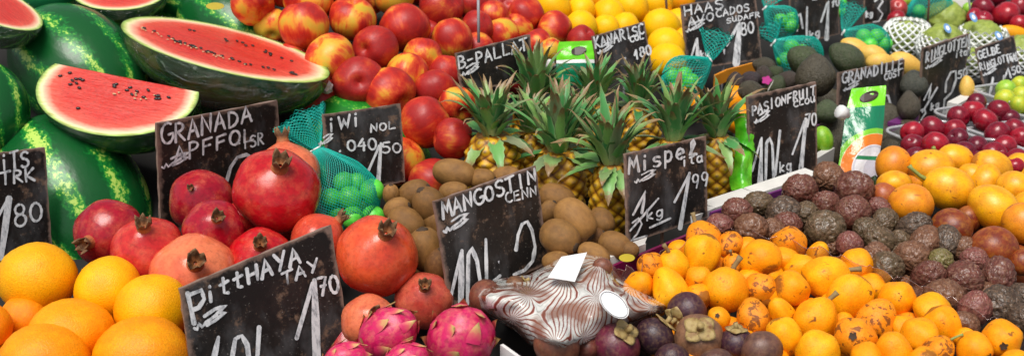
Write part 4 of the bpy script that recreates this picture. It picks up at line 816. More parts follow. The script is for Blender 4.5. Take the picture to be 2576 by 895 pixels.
    for st in strokes: stroke(st[0], st[1], st[2] if len(st) > 2 else st[1])
    obj('chalk_writing', mesh_of('chalk_writing', *merge(*parts), M['chalk'], False), root)
    if stake:
        a = on(*stake[0])-nf*.007; b = on(*stake[1])-nf*.007; obj('stake', mesh_of('stake', *tube([loc(a), loc(b-Vector((0, 0, .05)))], .0022, 8), M[stake[2]]), root)
    else:
        a = (q[2]+q[3])/2-nf*.0065; obj('stake', mesh_of('stake', *tube([loc(a+Vector((0, 0, .03))), loc(a-Vector((0, 0, .09)))], .002, 8), M['metal_rod']), root)
    return root
sign([(-95, 396), (113, 371), (131, 621), (-72, 655)], 19.6, 'black sign reading 180 behind the oranges, cut by the left edge', [('iTS', (0, 432), (76, 415), 40, 7), ('TRK', (0, 466), (92, 451), 32, 7), ('80', (34, 570), (112, 552), 52, 7)], [([(-30, 590), (18, 500)], 8), ([(22, 497), (2, 650)], 16)], seed=1)
sign([(393, 311), (697, 253), (716, 482), (406, 592)], 19.3, 'black sign reading GRANADA APFFOL behind the pomegranates', [('GRANADA', (403, 366), (637, 304), 50, 7, 38), ('APFFOL', (436, 408), (642, 350), 38, 6.5, 33), ('-ISR', (588, 380), (664, 362), 28, 5), ('~', (402, 428), (445, 416), 26, 6)], [([(568, 455), (578, 420), (595, 395), (618, 388), (640, 400)], 9)], seed=2)
sign([(812, 289), (1007, 261), (1020, 456), (828, 492)], 18.8, 'black sign reading kiwi, partly hidden by the green net bag', [('iWi', (820, 334), (912, 314), 34, 7), ('NOL', (930, 333), (997, 322), 20, 5), ('~', (800, 368), (822, 362), 24, 5), ('.040', (845, 382), (950, 377), 28, 6), ('50', (958, 386), (1012, 382), 26, 5)], [([(926, 428), (953, 366)], 7), ([(957, 360), (950, 462)], 9, 16)], seed=3)
sign([(452, 725), (832, 566), (886, 885), (492, 1010)], 24.2, 'large black sign reading pittHAYA in the front, beside the oranges', [('ittHAYA', (515, 762), (760, 655), 42, 9, 40), ('TAY', (708, 716), (805, 677), 29, 7), ('~', (484, 832), (535, 812), 36, 9), ('70', (800, 745), (856, 736), 46, 8)],
  [([(470, 735), (487, 812)], 13), ([(474, 740), (505, 728), (512, 750), (498, 772), (482, 778)], 11), ([(744, 850), (785, 710)], 11), ([(789, 702), (795, 905)], 12, 26), ([(548, 845), (535, 905)], 11, 18), ([(580, 910), (590, 850), (606, 842), (620, 865), (626, 915)], 13), ([(650, 820), (645, 905)], 11)], seed=4)
sign([(1092, 507), (1348, 417), (1381, 662), (1134, 772)], 21.6, 'black sign reading MANGOSTIN above the marbled package', [('MANGOSTIN', (1112, 552), (1352, 455), 40, 7, 34), ('CENN', (1270, 512), (1352, 490), 24, 5), ('~', (1112, 588), (1152, 573), 32, 7)],
  [([(1133, 742), (1158, 634)], 8), ([(1160, 628), (1157, 770)], 9, 20), ([(1174, 764), (1176, 640), (1184, 622), (1198, 655), (1207, 715)], 11), ([(1220, 600), (1222, 708)], 9), ([(1296, 628), (1301, 590), (1311, 563), (1324, 556), (1336, 578), (1344, 620), (1338, 655), (1318, 678), (1290, 690)], 10), ([(1240, 705), (1256, 692)], 9)], seed=5)
sign([(1573, 388), (1776, 343), (1780, 545), (1580, 613)], 19.7, 'black sign reading mispel with one half kilo 199, before the pineapples', [('Mispel', (1578, 437), (1756, 388), 42, 7), ('ita', (1712, 419), (1768, 406), 26, 5), ('~', (1592, 464), (1625, 455), 24, 5), ('99', (1738, 474), (1784, 464), 34, 5), ('kg', (1622, 556), (1670, 540), 28, 5)],
  [([(1590, 540), (1622, 480), (1612, 535)], 7), ([(1582, 580), (1654, 498)], 6), ([(1588, 560), (1604, 548), (1612, 562), (1600, 588), (1584, 604), (1625, 592)], 6), ([(1632, 572), (1684, 548)], 6), ([(1694, 508), (1730, 440)], 7), ([(1732, 434), (1708, 574)], 9, 16)], stake=((1677, 560), (1677, 622), 'wood_stick'), seed=6)
sign([(1880, 243), (2053, 206), (2057, 438), (1887, 478)], 17.0, 'brown worn sign reading PASIONFRUIT above the passion fruit', [('PASIONFRUIT', (1890, 290), (2052, 238), 24, 5), ('CLOU', (1994, 270), (2050, 256), 14, 4), ('~', (1894, 312), (1918, 304), 22, 5), ('kg', (1958, 434), (1992, 426), 26, 5), ('70', (2024, 322), (2054, 314), 32, 5)],
  [([(1890, 430), (1912, 350)], 6), ([(1914, 346), (1910, 462)], 7, 14), ([(1924, 452), (1926, 360), (1934, 346), (1941, 365), (1944, 450)], 8), ([(1960, 328), (1948, 440)], 6), ([(1991, 388), (2022, 304)], 7), ([(2025, 298), (2011, 440)], 8, 14)], stake=((1962, 450), (1962, 496), 'ink'), seed=7)
sign([(1146, 135), (1333, 87), (1346, 205), (1160, 228)], 16.5, 'small black sign leaning on apples behind the left pineapple', [('B-PALLAT', (1152, 176), (1330, 124), 30, 5.5), ('~', (1156, 196), (1186, 186), 24, 5), ('K', (1300, 150), (1318, 144), 24, 4)], seed=8)
sign([(1490, 92), (1621, 55), (1641, 172), (1510, 205)], 15.1, 'small black sign reading KANA 180 between yellow fruit and pineapples', [('KANARISC', (1496, 124), (1622, 84), 26, 5), ('COL', (1584, 108), (1620, 98), 15, 4), ('~', (1502, 140), (1526, 132), 20, 5), ('180', (1594, 150), (1640, 138), 24, 5)], seed=9)
sign([(1713, 14), (1900, -18), (1917, 150), (1729, 176)], 13.5, 'black sign reading HAAS AVOCADOS 180 at the back', [('HAAS', (1719, 42), (1822, 20), 24, 4.6), ('AVO', (1730, 68), (1798, 50), 21, 4.4), ('CADOS', (1800, 46), (1886, 27), 18, 4), ('SUDAFR', (1826, 60), (1912, 42), 13, 3.4), ('~', (1722, 84), (1752, 74), 20, 4.5), ('80', (1862, 92), (1898, 82), 30, 5), ('kg', (1760, 146), (1785, 140), 16, 5)],
  [([(1738, 142), (1751, 100)], 6), ([(1752, 97), (1754, 150)], 6, 14), ([(1826, 116), (1856, 62)], 6, 10), ([(1859, 57), (1850, 162)], 7, 24)], seed=10)
sign([(1985, -40), (2109, -62), (2112, 86), (1992, 118)], 12.2, 'black sign with 1 70 between the green nets at the top', [('kg', (2034, 100), (2064, 90), 20, 5), ('70', (2090, 20), (2112, 14), 22, 4.5), ('ES', (2040, 2), (2075, -6), 12, 4)], [([(2004, 78), (2004, 44), (2012, 34), (2018, 72)], 6), ([(2029, 18), (2028, 100)], 6), ([(2064, 56), (2080, 8)], 6), ([(2083, 4), (2078, 99)], 6, 13)], seed=11)
sign([(2176, -45), (2239, -56), (2241, 50), (2174, 62)], 11.8, 'black sign with a 3 at the top edge beside the peaches', [('kg', (2176, 46), (2196, 40), 16, 4.5)], [([(2200, 4), (2212, -6), (2220, 4), (2208, 22), (2220, 36), (2210, 54), (2196, 56)], 5)], seed=12)
sign([(2110, 183), (2276, 150), (2266, 340), (2104, 392)], 14.3, 'black sign reading GRANADILLE behind the green juice pouch', [('GRANADILLE', (2116, 212), (2272, 172), 26, 5), ('COST', (2222, 202), (2264, 190), 15, 4), ('~', (2118, 232), (2142, 224), 16, 4.5)], [([(2222, 240), (2232, 240), (2238, 262), (2234, 295), (2218, 322)], 7), ([(2214, 354), (2262, 336)], 7)], seed=13)
sign([(2322, 122), (2437, 85), (2422, 264), (2309, 312)], 13.7, 'black sign reading RINGLOTTEN 2 50 above the left plum tub', [('RINGLOTTEN', (2326, 158), (2438, 112), 26, 4.5), ('ita', (2400, 147), (2432, 138), 18, 4), ('~', (2324, 176), (2350, 166), 18, 4.5), ('kg', (2338, 278), (2362, 268), 18, 4.5), ('50', (2406, 198), (2432, 190), 20, 4.5)],
  [([(2322, 252), (2342, 210), (2334, 248)], 5), ([(2318, 282), (2356, 220)], 5), ([(2314, 278), (2324, 272), (2326, 284), (2314, 302), (2334, 296)], 5), ([(2376, 232), (2378, 205), (2390, 182), (2402, 178), (2403, 200), (2392, 232), (2374, 250), (2371, 284)], 6), ([(2371, 284), (2402, 264)], 7)], stake=((2361, 280), (2358, 325), 'ink'), seed=14)
sign([(2455, 122), (2551, 90), (2572, 205), (2482, 246)], 12.7, 'black sign reading GELBE RINGLOTTEN behind the mirabelle tub', [('GELBE', (2460, 150), (2518, 132), 20, 4.5), ('RINGLOTTEN', (2464, 178), (2558, 148), 17, 3.6), ('ita', (2532, 160), (2560, 152), 13, 3.5), ('~', (2470, 194), (2492, 186), 16, 4), ('50', (2544, 190), (2568, 182), 18, 4)], [([(2488, 238), (2496, 196)], 5, 8), ([(2526, 196), (2534, 172), (2541, 196)], 5)], seed=15)

# ------------------------------------------------------------------ net bags
def diamond_net(fn, nu, nv, closed=True):
    """diamond cells on a surface fn(a 0..1 around, t 0..1 along)"""
    vs, fs = [], []; 
    for j in range(nv+1):
        for i in range(nu): vs.append(fn((i+.5*(j % 2))/nu, j/nv))
    for j in range(nv-1):
        for i in range(nu):
            off = j % 2; l = (j+1)*nu+((i-1+off) % nu); r = (j+1)*nu+((i+off) % nu)
            fs.append((j*nu+i, r, (j+2)*nu+i, l))
    return vs, fs
def wired(name, me, parent, mat, th, offset=0.0):
    o = obj(name, me, parent, M[mat]); w = o.modifiers.new('threads', 'WIREFRAME'); w.thickness = th; w.use_replace = True; w.use_even_offset = False; w.offset = offset
    return o
def net_bag(neck, tip, body_end, bw, fan, s, label, limes, cell, th, seed, short, sag=0.0, s_end=None):
    """neck, end of the body and fan tip in photo units; bw = widest body width, fan = (tip u, v, half width)"""
    c0 = P(*neck, s); c1 = P(*body_end, s_end or s); root = empty('net_bag', c0, label, 'net bag', 'green net bags of limes'); k = 1/100.0/s; rnd = random.Random(seed)
    ax = c1-c0; L = ax.length; ax.normalize(); tow = (CAM-c0).normalized(); sx = ax.cross(tow).normalized(); sz = sx.cross(ax)
    def body(a, t):
        an = 2*math.pi*a; r = bw/2*k*(.07+.93*math.sin(math.pi*min(1, .03+.97*t)**1.35)**.75 if t < 1 else .02); r *= 1+.07*mnoise.noise(Vector((math.cos(an)*1.5, math.sin(an)*1.5, t*5+seed)))+.05*(1-t)*math.sin(9*an)
        return ax*(L*t)+sx*math.cos(an)*r+sz*math.sin(an)*r*.85-Vector((0, 0, sag*k*math.sin(math.pi*t)))
    nu = max(16, int(math.pi*bw*k/cell)); nv = max(10, int(2*L/cell/1.1)//2*2)
    wired('net', mesh_of('net', *diamond_net(body, nu, nv)), root, 'net', th)
    ft = P(fan[0], fan[1], s)-c0; fl = ft.length; fd = ft.normalized(); fx = fd.cross(tow).normalized(); fz = fx.cross(fd)
    def fanf(a, t):
        an = 2*math.pi*a; w = fan[2]*k*(.10+.90*t**.8); e = 1-.12*abs(math.cos(an))*t+.05*math.sin(5*an)*t
        return fd*(fl*t*e)+fx*math.cos(an)*w+fz*(math.sin(an)*.22+.10*math.sin(6*an))*w
    nu2 = max(14, int(3.4*fan[2]*k/cell)); nv2 = max(8, int(2.2*fl/cell)//2*2)
    wired('net_end', mesh_of('net_end', *diamond_net(fanf, nu2, nv2)), root, 'net', th*1.55)
    q = [sx*math.cos(i*math.pi/5)*bw*.055*k+sz*math.sin(i*math.pi/5)*bw*.055*k for i in range(11)]
    obj('tie', mesh_of('tie', *merge(tube(q, 2.6*k, 6), tube([sx*bw*.05*k, sx*bw*.13*k+Vector((0, 0, 2*k))], 2.6*k, 6)), M['white_plastic']), root)
    for i, (u, v, d, dep) in enumerate(limes): lay('lime', 'lime', E(u, v, d, col=(.12, .78, .07), s=s+dep), f"green lime, {ORD[i]} from top left inside {short}", 'lime', 'limes in net bags', random.Random(seed*20+i))
net_bag((797, 374), None, (915, 592), 190, (746, 283, 74), 19.2, 'teal net bag of limes beside the big red pomegranate', sorted([(880, 498, 60, .1), (936, 480, 62, 0), (832, 500, 54, 0), (864, 458, 54, -.2), (938, 545, 60, .1), (886, 548, 58, .3), (898, 460, 52, -.3), (915, 515, 56, -.6), (845, 535, 50, -.1)], key=lambda q: q[1]+q[0]*.3), .0046, .00092, 1, 'the net bag by the big pomegranate')
net_bag((1787, 152), None, (1668, 232), 112, (1806, 72, 44), 14.6, 'teal net bag before the avocado sign, behind the pineapples', [(1690, 192, 44, 0), (1722, 190, 42, -.1), (1700, 225, 44, 0), (1738, 205, 40, 0)], .0075, .0013, 2, 'the net bag before the avocado sign')
net_bag((1947, 106), None, (2065, 178), 120, (1925, 55, 44), 13.1, 'large teal net bag draped behind the black avocados', [(1990, 118, 40, 0), (2020, 135, 42, 0), (2052, 160, 40, 0), (1975, 150, 40, 0), (2010, 165, 40, -.1)], .0080, .0014, 3, 'the large net bag behind black avocados')
net_bag((1925, 20), None, (2000, 84), 86, (1950, -32, 40), 12.6, 'upper teal net bag at the top edge beside the avocado sign', [(1965, 52, 36, 0), (1990, 66, 36, 0), (1990, 48, 34, -.2)], .0080, .0014, 4, 'the upper net bag at the top edge')
net_bag((2122, 81), None, (2240, 128), 92, (2150, 4, 34), 12.4, 'teal net bag with visible limes above the yellow mangoes', [(2172, 92, 38, 0), (2205, 92, 38, 0), (2188, 115, 40, .1), (2226, 112, 38, 0), (2160, 112, 34, 0)], .0080, .0012, 5, 'the net bag above the yellow mangoes')
net_bag((2330, -30), None, (2345, 56), 110, (2330, -60, 20), 11.3, 'teal net bag at the top edge behind the cherimoya', [(2312, 28, 32, 0), (2350, 36, 32, -.2)], .007, .0016, 6, 'the net bag behind the bare cherimoya')
net_bag((2098, -40), None, (2112, 40), 40, (2098, -70, 20), 11.9, 'narrow teal net bag right of the 1 70 sign', [(2116, 8, 30, 0), (2114, 30, 28, 0)], .007, .0016, 7, 'the narrow net bag right of 1 70')

# ------------------------------------------------------------------ cherimoyas in foam nets
def cher(u, v, w, h, label, sleeve=None, sticker=None, s=None):
    s = s or sf(u, v); k = 1/100.0/s; c = P(u, v, s); root = empty('cherimoya', c, label, 'cherimoya', 'cherimoyas')
    b = obj('skin', random.choice(ME['cheri']), root, col=(.30, .38, .06)); b.scale = (w/2*k, w/2*k, h/2*k); b.rotation_euler = (0, 0, random.uniform(0, 6))
    if sticker:
        p = P(sticker[0], sticker[1], s)-c-FWD*w*.49*k; vs, fs = lathe([(10*k, 0), (10*k, 1.2*k), (5*k, 2*k)], 16); q = rot_to(vdir(.1, -.5, .8))
        obj('sticker', mesh_of('sticker', [q @ Vector((x.x*1.5, x.y*.9, x.z))+p for x in vs], fs, M['sticker_blue'], False), root)
        vs, fs = lathe([(5*k, 2.1*k), (4*k, 2.6*k)], 12); obj('sticker_centre', mesh_of('sticker_centre', [q @ Vector((x.x*1.5, x.y*.9, x.z))+p for x in vs], fs, M['sticker_white'], False), root)
    if sleeve:
        cu, cv, sw, sh, cutoff = sleeve; c2 = P(cu, cv, s); r2 = empty('foam_sleeve', c2, label.replace('cherimoya', 'foam net sleeve around cherimoya'), 'foam net', 'white foam net sleeves')
        rnd = random.Random(int(cu))
        def fn(a, t):
            an = 2*math.pi*a; th = math.pi*(cutoff+(1-cutoff)*t); r = sw/2*k*(math.sin(th)**.6 if th < 3.1 else .05)*(1+.05*mnoise.noise(Vector((math.cos(an)*2, math.sin(an)*2, t*4+cu)))); r = max(r, .12*sw*k)
            return Vector((r*math.cos(an), r*math.sin(an), sh/2*k*math.cos(th)))
        wired('net', mesh_of('net', *diamond_net(fn, 17, 14)), r2, 'foam', .0062)
cher(2377, 44, 106, 84, 'knobbly green cherimoya without a net, near the top right', s=11.3)
cher(2280, 100, 108, 92, 'green cherimoya left of the bare one, beside the teal net', (2280, 100, 124, 104, .12), s=12.1)
cher(2372, 98, 104, 76, 'green cherimoya directly below the bare one, blue sticker', (2372, 118, 124, 104, .28), (2364, 79), s=12.5)
cher(2468, 82, 104, 64, 'green cherimoya below the dark nectarine', (2468, 108, 124, 112, .26), (2428, 52), s=11.9)
cher(2440, 160, 96, 80, 'green cherimoya between the two ringlotten signs', (2440, 150, 118, 110, .3), (2492, 97), s=12.2)
cher(2572, 130, 100, 84, 'green cherimoya cut by the right edge of the photo', (2572, 140, 118, 112, .3), None, s=12.0)

# ------------------------------------------------------------------ tubs, trays, crates
def rect_loop(w, d, r, n=5):
    out = []
    for cx, cy, a0 in ((w/2-r, d/2-r, 0), (-w/2+r, d/2-r, 90), (-w/2+r, -d/2+r, 180), (w/2-r, -d/2+r, 270)):
        for i in range(n+1): a = R(a0+90*i/n); out.append((cx+r*math.cos(a), cy+r*math.sin(a)))
    return out
def tub(u, v, w, d, h, yaw, label, s=None):
    c = P(u, v, s); root = empty('plastic_tub', c-Vector((0, 0, h)), label, 'tub', 'clear plastic tubs'); root.rotation_euler = (0, 0, R(yaw))
    L = [(rect_loop(w, d, .022), h), (rect_loop(w*.985, d*.985, .022), h*.8), (rect_loop(w*.9, d*.88, .02), .004), (rect_loop(w*.86, d*.84, .02), 0)]
    vs, fs = [], []; m = len(L[0][0])
    for lp, z in L: vs += [Vector((x, y, z)) for x, y in lp]
    for k in range(3):
        for i in range(m): j = (i+1) % m; fs.append((k*m+i, (k+1)*m+i, (k+1)*m+j, k*m+j))
    fs.append(tuple(range(3*m, 4*m))); obj('body', mesh_of('body', vs, fs, M['tub']), root)
    lp = rect_loop(w+.006, d+.006, .024); pts = [Vector((x, y, h)) for x, y in lp+lp[:2]]; obj('rim', mesh_of('rim', *tube(pts, .0026, 6), M['rim']), root)
tub(2358, 338, .125, .11, .05, 24, 'clear tub of dark plums at left, below the ringlotten sign', 15.6)
tub(2468, 290, .12, .11, .05, 24, 'clear tub of plums at the back, left of the mirabelles', 14.5)
tub(2550, 340, .12, .11, .05, 24, 'clear tub of plums at the right edge', 15.6)
tub(2490, 388, .125, .11, .05, 24, 'clear tub of purple plums in front, above the granadillas', 16.6)
tub(2562, 232, .125, .11, .05, 24, 'clear tub of yellow mirabelles at the right edge', 13.9)
def panel(name, pts, top, h, th, mat, label, cat, group=None, parent=None):
    """upright strip along photo points at given scale; h metres down from the given top edge"""
    q = [P(*p) for p in pts]; parts = []
    for a, b in zip(q, q[1:]):
        d = (b-a); d.z = 0; side = Vector((-d.y, d.x, 0)).normalized()*th; parts.append(slab([a, b, b-Vector((0, 0, h)), a-Vector((0, 0, h))], side))
    o = obj(name, mesh_of(name, *merge(*parts), M[mat], False), None); return tag(o, label, cat, group)
panel('crate_side', [(575, -40, 15.2), (752, 152, 15.7)], 0, .05, .006, 'cardboard', 'brown cardboard crate side between the watermelons and the apples', 'crate')
panel('tray_side', [(1480, 668, 21.4), (1625, 612, 20.7)], 0, .012, .012, 'white_card', 'white front rim of the kiwi tray', 'tray')
panel('tray_side', [(1545, 668, 21.3), (1745, 585, 20.0), (1900, 528, 19.0)], 0, .035, .004, 'wine_film', 'wine red front of the tray under the mispel sign', 'tray')
panel('tray_side', [(1745, 545, 19.2), (1800, 522, 18.6), (1905, 487, 18.0), (2060, 436, 17.4)], 0, .010, .028, 'white_card', 'white tray rim between the pineapples and the passion fruit', 'tray')
panel('tray_side', [(1790, 535, 18.8), (2062, 446, 17.6)], 0, .05, .004, 'purple_card', 'purple tray front behind the passion fruit', 'tray')
panel('box_side', [(2050, 318, 15.0), (2112, 300, 14.6)], 0, .05, .004, 'purple_card', 'purple box side behind the juice pouch', 'box')
panel('box_side', [(2262, 312, 15.0), (2312, 288, 14.5)], 0, .03, .02, 'purple_card', 'purple box corner under the ringlotten sign', 'box')
panel('box_side', [(2205, 392, 16.2), (2268, 370, 16.0), (2330, 400, 16.6)], 0, .05, .004, 'wine_film', 'wine red box front below the left plum tub', 'box')
panel('box_side', [(2545, 680, 20.6), (2640, 650, 20.2)], 0, .05, .004, 'cardboard', 'dark wooden box edge at the right of the passion fruit', 'box')
panel('card_strip', [(1800, 190, 14.0), (1830, 176, 13.9), (1912, 154, 13.5)], 0, .022, .004, 'orange_card', 'orange card strip under the avocado sign', 'card')
panel('tray_side', [(2410, 262, 14.1), (2480, 225, 13.6)], 0, .03, .02, 'white_card', 'white tray edge behind the back plum tub', 'tray')
panel('paper_sheet', [(2056, 398, 16.3), (2100, 372, 16.0)], 0, .03, .012, 'white_card', 'white paper under the lime green fruit', 'paper')
panel('tray_side', [(1258, 866, 24.4), (1340, 925, 25.4)], 0, .02, .004, 'white_plastic', 'white tray corner below the marbled package', 'tray')
def wavy(pts, h, label):
    vs, fs = [], []; q = []
    for i in range(len(pts)-1):
        for k in range(14): t = k/14; q.append(tuple(a*(1-t)+b*t for a, b in zip(pts[i], pts[i+1])))
    for i, p in enumerate(q):
        b = P(*p); w = .0035*math.sin(i*.55)+.002*mnoise.noise(Vector((i*.7, 1, 2)))
        for j in range(4): vs.append(b+Vector((w*.4, -w*(1+j*.5), -h*(1-j/3)))+Vector((0, -.004*j*(j-1), .0045*abs(math.sin(i*.42+math.sin(i*.21)))*(j == 3))))
    for i in range(len(q)-1):
        for j in range(3): fs.append((i*4+j, (i+1)*4+j, (i+1)*4+j+1, i*4+j+1))
    edge = [vs[i*4+3] for i in range(len(q))]
    root = empty('clear_tray', P(*pts[0]), label, 'tray', 'clear plastic trays'); b = root.location
    obj('wall', mesh_of('wall', [v-b for v in vs], fs, M['tray_film']), root); obj('rim', mesh_of('rim', *tube([v-b for v in edge], .0004, 5), M['tray_film']), root)
wavy([(1545, 655, 21.6), (1600, 668, 21.8), (1640, 640, 21.2), (1740, 575, 20.2)], .03, 'clear scalloped tray wall left of the loquats')
wavy([(1800, 552, 19.6), (1905, 572, 20.3), (2040, 608, 21.0), (2110, 632, 21.4), (2200, 664, 21.9), (2280, 694, 22.3), (2350, 722, 22.7), (2480, 784, 23.6), (2600, 840, 24.3)], .045, 'clear scalloped tray wall between loquats and passion fruit')

# ------------------------------------------------------------------ marbled film package
def package():
    out = [(1186, 742), (1200, 715), (1260, 700), (1330, 690), (1385, 660), (1410, 640), (1470, 630), (1532, 642), (1560, 690), (1600, 722), (1680, 768), (1668, 786), (1600, 812), (1530, 840), (1480, 868), (1420, 885), (1335, 868), (1290, 825), (1240, 800), (1200, 775)]
    c = (1430, 758); nr, na = 22, 100; lumps = [(1222, 745, 50, .9), (1290, 742, 44, .6), (1512, 672, 44, .8), (1395, 700, 60, .5), (1645, 770, 40, .5), (1475, 770, 60, .35), (1330, 800, 50, .4), (1400, 860, 60, 1.0), (1560, 740, 50, .4)]
    per = []
    for a in range(na):
        x = a/na*len(out); i = int(x); f = x-i; p, q = out[i % len(out)], out[(i+1) % len(out)]; per.append((p[0]*(1-f)+q[0]*f, p[1]*(1-f)+q[1]*f))
    def sv(u, v, r):
        s = sf(u, v)+.15+1.1*(1-r**3)
        for (lu, lv, lr, lh) in lumps: s += lh*math.exp(-(((u-lu)/lr)**2+((v-lv)/lr)**2)*1.3)*min(1, (1-r)*4+.25)
        return s+.12*mnoise.noise(Vector((u/38, v/38, 2)))-.8*max(0, r-.93)/.07
    cen = P(*c, sv(*c, 0)); vs, fs = [], []
    for r in range(nr+1):
        t = r/nr
        for a in range(na): u, v = c[0]+(per[a][0]-c[0])*t, c[1]+(per[a][1]-c[1])*t; vs.append(P(u, v, sv(u, v, t))-cen)
    for r in range(nr):
        for a in range(na): b = (a+1) % na; fs.append((r*na+a, r*na+b, (r+1)*na+b, (r+1)*na+a))
    root = empty('fruit_package', cen, 'marbled film package with white label and round sticker, below the mangosteen sign', 'package'); mf = mesh_of('marbled_film', vs, fs, M['marbled']); uvl = mf.uv_layers.new(name='UVMap'); px = [(c[0]+(per[a][0]-c[0])*r/nr, c[1]+(per[a][1]-c[1])*r/nr) for r in range(nr+1) for a in range(na)]
    for l in mf.loops: uvl.data[l.index].uv = (px[l.vertex_index][0]/100, px[l.vertex_index][1]/100)
    obj('marbled_film', mf, root)
    def patch(name, poly, mat, lift):
        vs = [P(u, v, sv(u, v, .3)+lift)-cen for u, v in poly]; m = sum(vs, Vector())/len(vs); n_ = len(vs)
        return obj(name, mesh_of(name, vs+[m], [(i, (i+1) % n_, n_) for i in range(n_)], M[mat], False), root)
    def dens(p, k=6): return [(p[i][0]+(p[(i+1) % len(p)][0]-p[i][0])*j/k, p[i][1]+(p[(i+1) % len(p)][1]-p[i][1])*j/k) for i in range(len(p)) for j in range(k)]
    patch('paper_label', dens([(1378, 697), (1446, 708), (1477, 634), (1412, 645)]), 'sticker_white', .32)
    ell = lambda rx, ry: [(1545+rx*math.cos(a*math.pi/16)+.25*rx*math.sin(a*math.pi/16), 765+ry*math.sin(a*math.pi/16)+.3*ry*math.cos(a*math.pi/16)) for a in range(32)]
    patch('round_sticker', ell(36, 34), 'sticker_white', .40)
    e1 = [P(u, v, sv(u, v, .3)+.42)-cen for u, v in ell(33, 31)]; obj('sticker_ring', mesh_of('sticker_ring', *tube(e1+e1[:1], .0005, 4), M['metal_rod']), root)
package()
for i, e in enumerate([E(1222, 748, 96, 'brown film wrapped mangosteen at the left end of the marbled package', col=(.20, .055, .03), to=(1285, 735), ds=.3), E(1400, 868, 124, 'shiny brown wrapped mangosteen at the bottom of the marbled package', col=(.22, .07, .035), to=(1440, 820), ds=.5), E(1515, 672, 52, 'brown mangosteen poking through the top right of the package', col=(.22, .07, .04), to=(1512, 690), ds=1.3), E(1300, 722, 62, 'brown mangosteen stalk end under film behind the package', col=(.16, .07, .03), to=(1330, 700), ds=.6), E(1478, 875, 60, 'small shaded mangosteen between the package and the reddish one', col=(.14, .03, .02), to=(1478, 920))]):
    lay('mango_st', 'mangosteen', e, e['look'], 'mangosteen', 'mangosteens in the marbled package', random.Random(170+i), [('calyx_cap', ME['cap'], 1.0)])

# ------------------------------------------------------------------ juice pouches
def pouch(c4, s, mat, label, cap, hole, bulge, lean=.0):
    A = P((c4[2][0]+c4[3][0])/2, (c4[2][1]+c4[3][1])/2, s); root = empty('juice_pouch', A, label, 'juice pouch', 'juice pouches')
    nx, ny = 14, 26; vs, fs, uvs = [], [], []
    def pt(a, b, off=0.0):
        u = (c4[0][0]*(1-a)+c4[1][0]*a)*(1-b)+(c4[3][0]*(1-a)+c4[2][0]*a)*b; v = (c4[0][1]*(1-a)+c4[1][1]*a)*(1-b)+(c4[3][1]*(1-a)+c4[2][1]*a)*b
        u += 5*math.sin(b*5)*(a-.5); bl = bulge*math.sin(math.pi*a)*math.sin(math.pi*min(1, max(0, (b-.12)/.9)))**.7+.0025*mnoise.noise(Vector((a*5, b*7, s)))
        return P(u, v, s+lean*(b-1))+(-FWD)*(bl+off)-A
    for face in (1, -1):
        for j in range(ny+1):
            for i in range(nx+1):
                p = pt(i/nx, j/ny); vs.append(p if face == 1 else pt(i/nx, j/ny, -.002)+FWD*0.6*bulge*math.sin(math.pi*i/nx)); uvs.append((i/nx, j/ny))
    K = (nx+1)*(ny+1)
    for j in range(ny):
        for i in range(nx):
            a = j*(nx+1)+i; fs.append((a, a+nx+1, a+nx+2, a+1)); fs.append((K+a, K+a+1, K+a+nx+2, K+a+nx+1))
    me = mesh_of('body', vs, fs, M[mat]); uvl = me.uv_layers.new(name='UVMap')
    for l in me.loops: uvl.data[l.index].uv = uvs[l.vertex_index]
    obj('body', me, root)
    if hole:
        hp = [pt(hole[0]+hole[2]*math.cos(t)*(1.15 if math.cos(t) > .6 else 1), hole[1]+hole[3]*math.sin(t)-.02*math.cos(t), .0012) for t in [i*math.pi/12 for i in range(24)]]
        obj('handle_hole', mesh_of('handle_hole', hp, [tuple(range(23, -1, -1))], M['dark_hole'], False), root)
    cu, cv, cr = cap; k = 1/100.0/s; b = P(cu, cv, s+.3)-A; d = vdir(-.86, -.35, .35); q = rot_to(d)
    prof = [(cr*.42*k, -cr*1.2*k), (cr*.42*k, -cr*.5*k), (cr*k, -cr*.5*k), (cr*1.02*k, cr*.55*k), (cr*.9*k, cr*.75*k)]
    obj('cap', mesh_of('cap', *(lambda vf: ([q @ v+b for v in vf[0]], vf[1]))(lathe(prof, 22, lambda p, kk, a: p*(1+.03*math.cos(22*a/2)))), M['white_plastic']), root)
    return root
r_ = pouch([(2143, 223), (2229, 215), (2206, 478), (2102, 448)], 16.6, 'pouch', 'green juice pouch with orange arc and white cap before the granadille sign', (2119, 284, 17), (.52, .10, .24, .055), .012, .4)
pouch([(1406, 106), (1488, 103), (1500, 215), (1396, 215)], 15.6, 'pouch_plain', 'small bright green pouch with white cap behind the back pineapples', (1384, 162, 11), (.58, .22, .2, .10), .008)
# plain green plastic bag standing right of the pineapples
vs, fs = [], []; A = P(1866, 480, 17.2)
for j in range(15):
    for i in range(9):
        a, b = i/8, j/14; u = 1842+56*a+8*math.sin(b*6); v = 286+192*b; vs.append(P(u, v, 17.1+.3*b)-FWD*(.012*math.sin(math.pi*a)+.006*mnoise.noise(Vector((a*3, b*6, 1))))-A)
for j in range(14):
    for i in range(8): q = j*9+i; fs.append((q, q+9, q+10, q+1))
o = obj('green_bag', mesh_of('green_bag', vs, fs, M['green_bag'])); o.location = A; tag(o, 'bright green plastic bag standing between the last pineapple and the passion fruit sign', 'plastic bag')

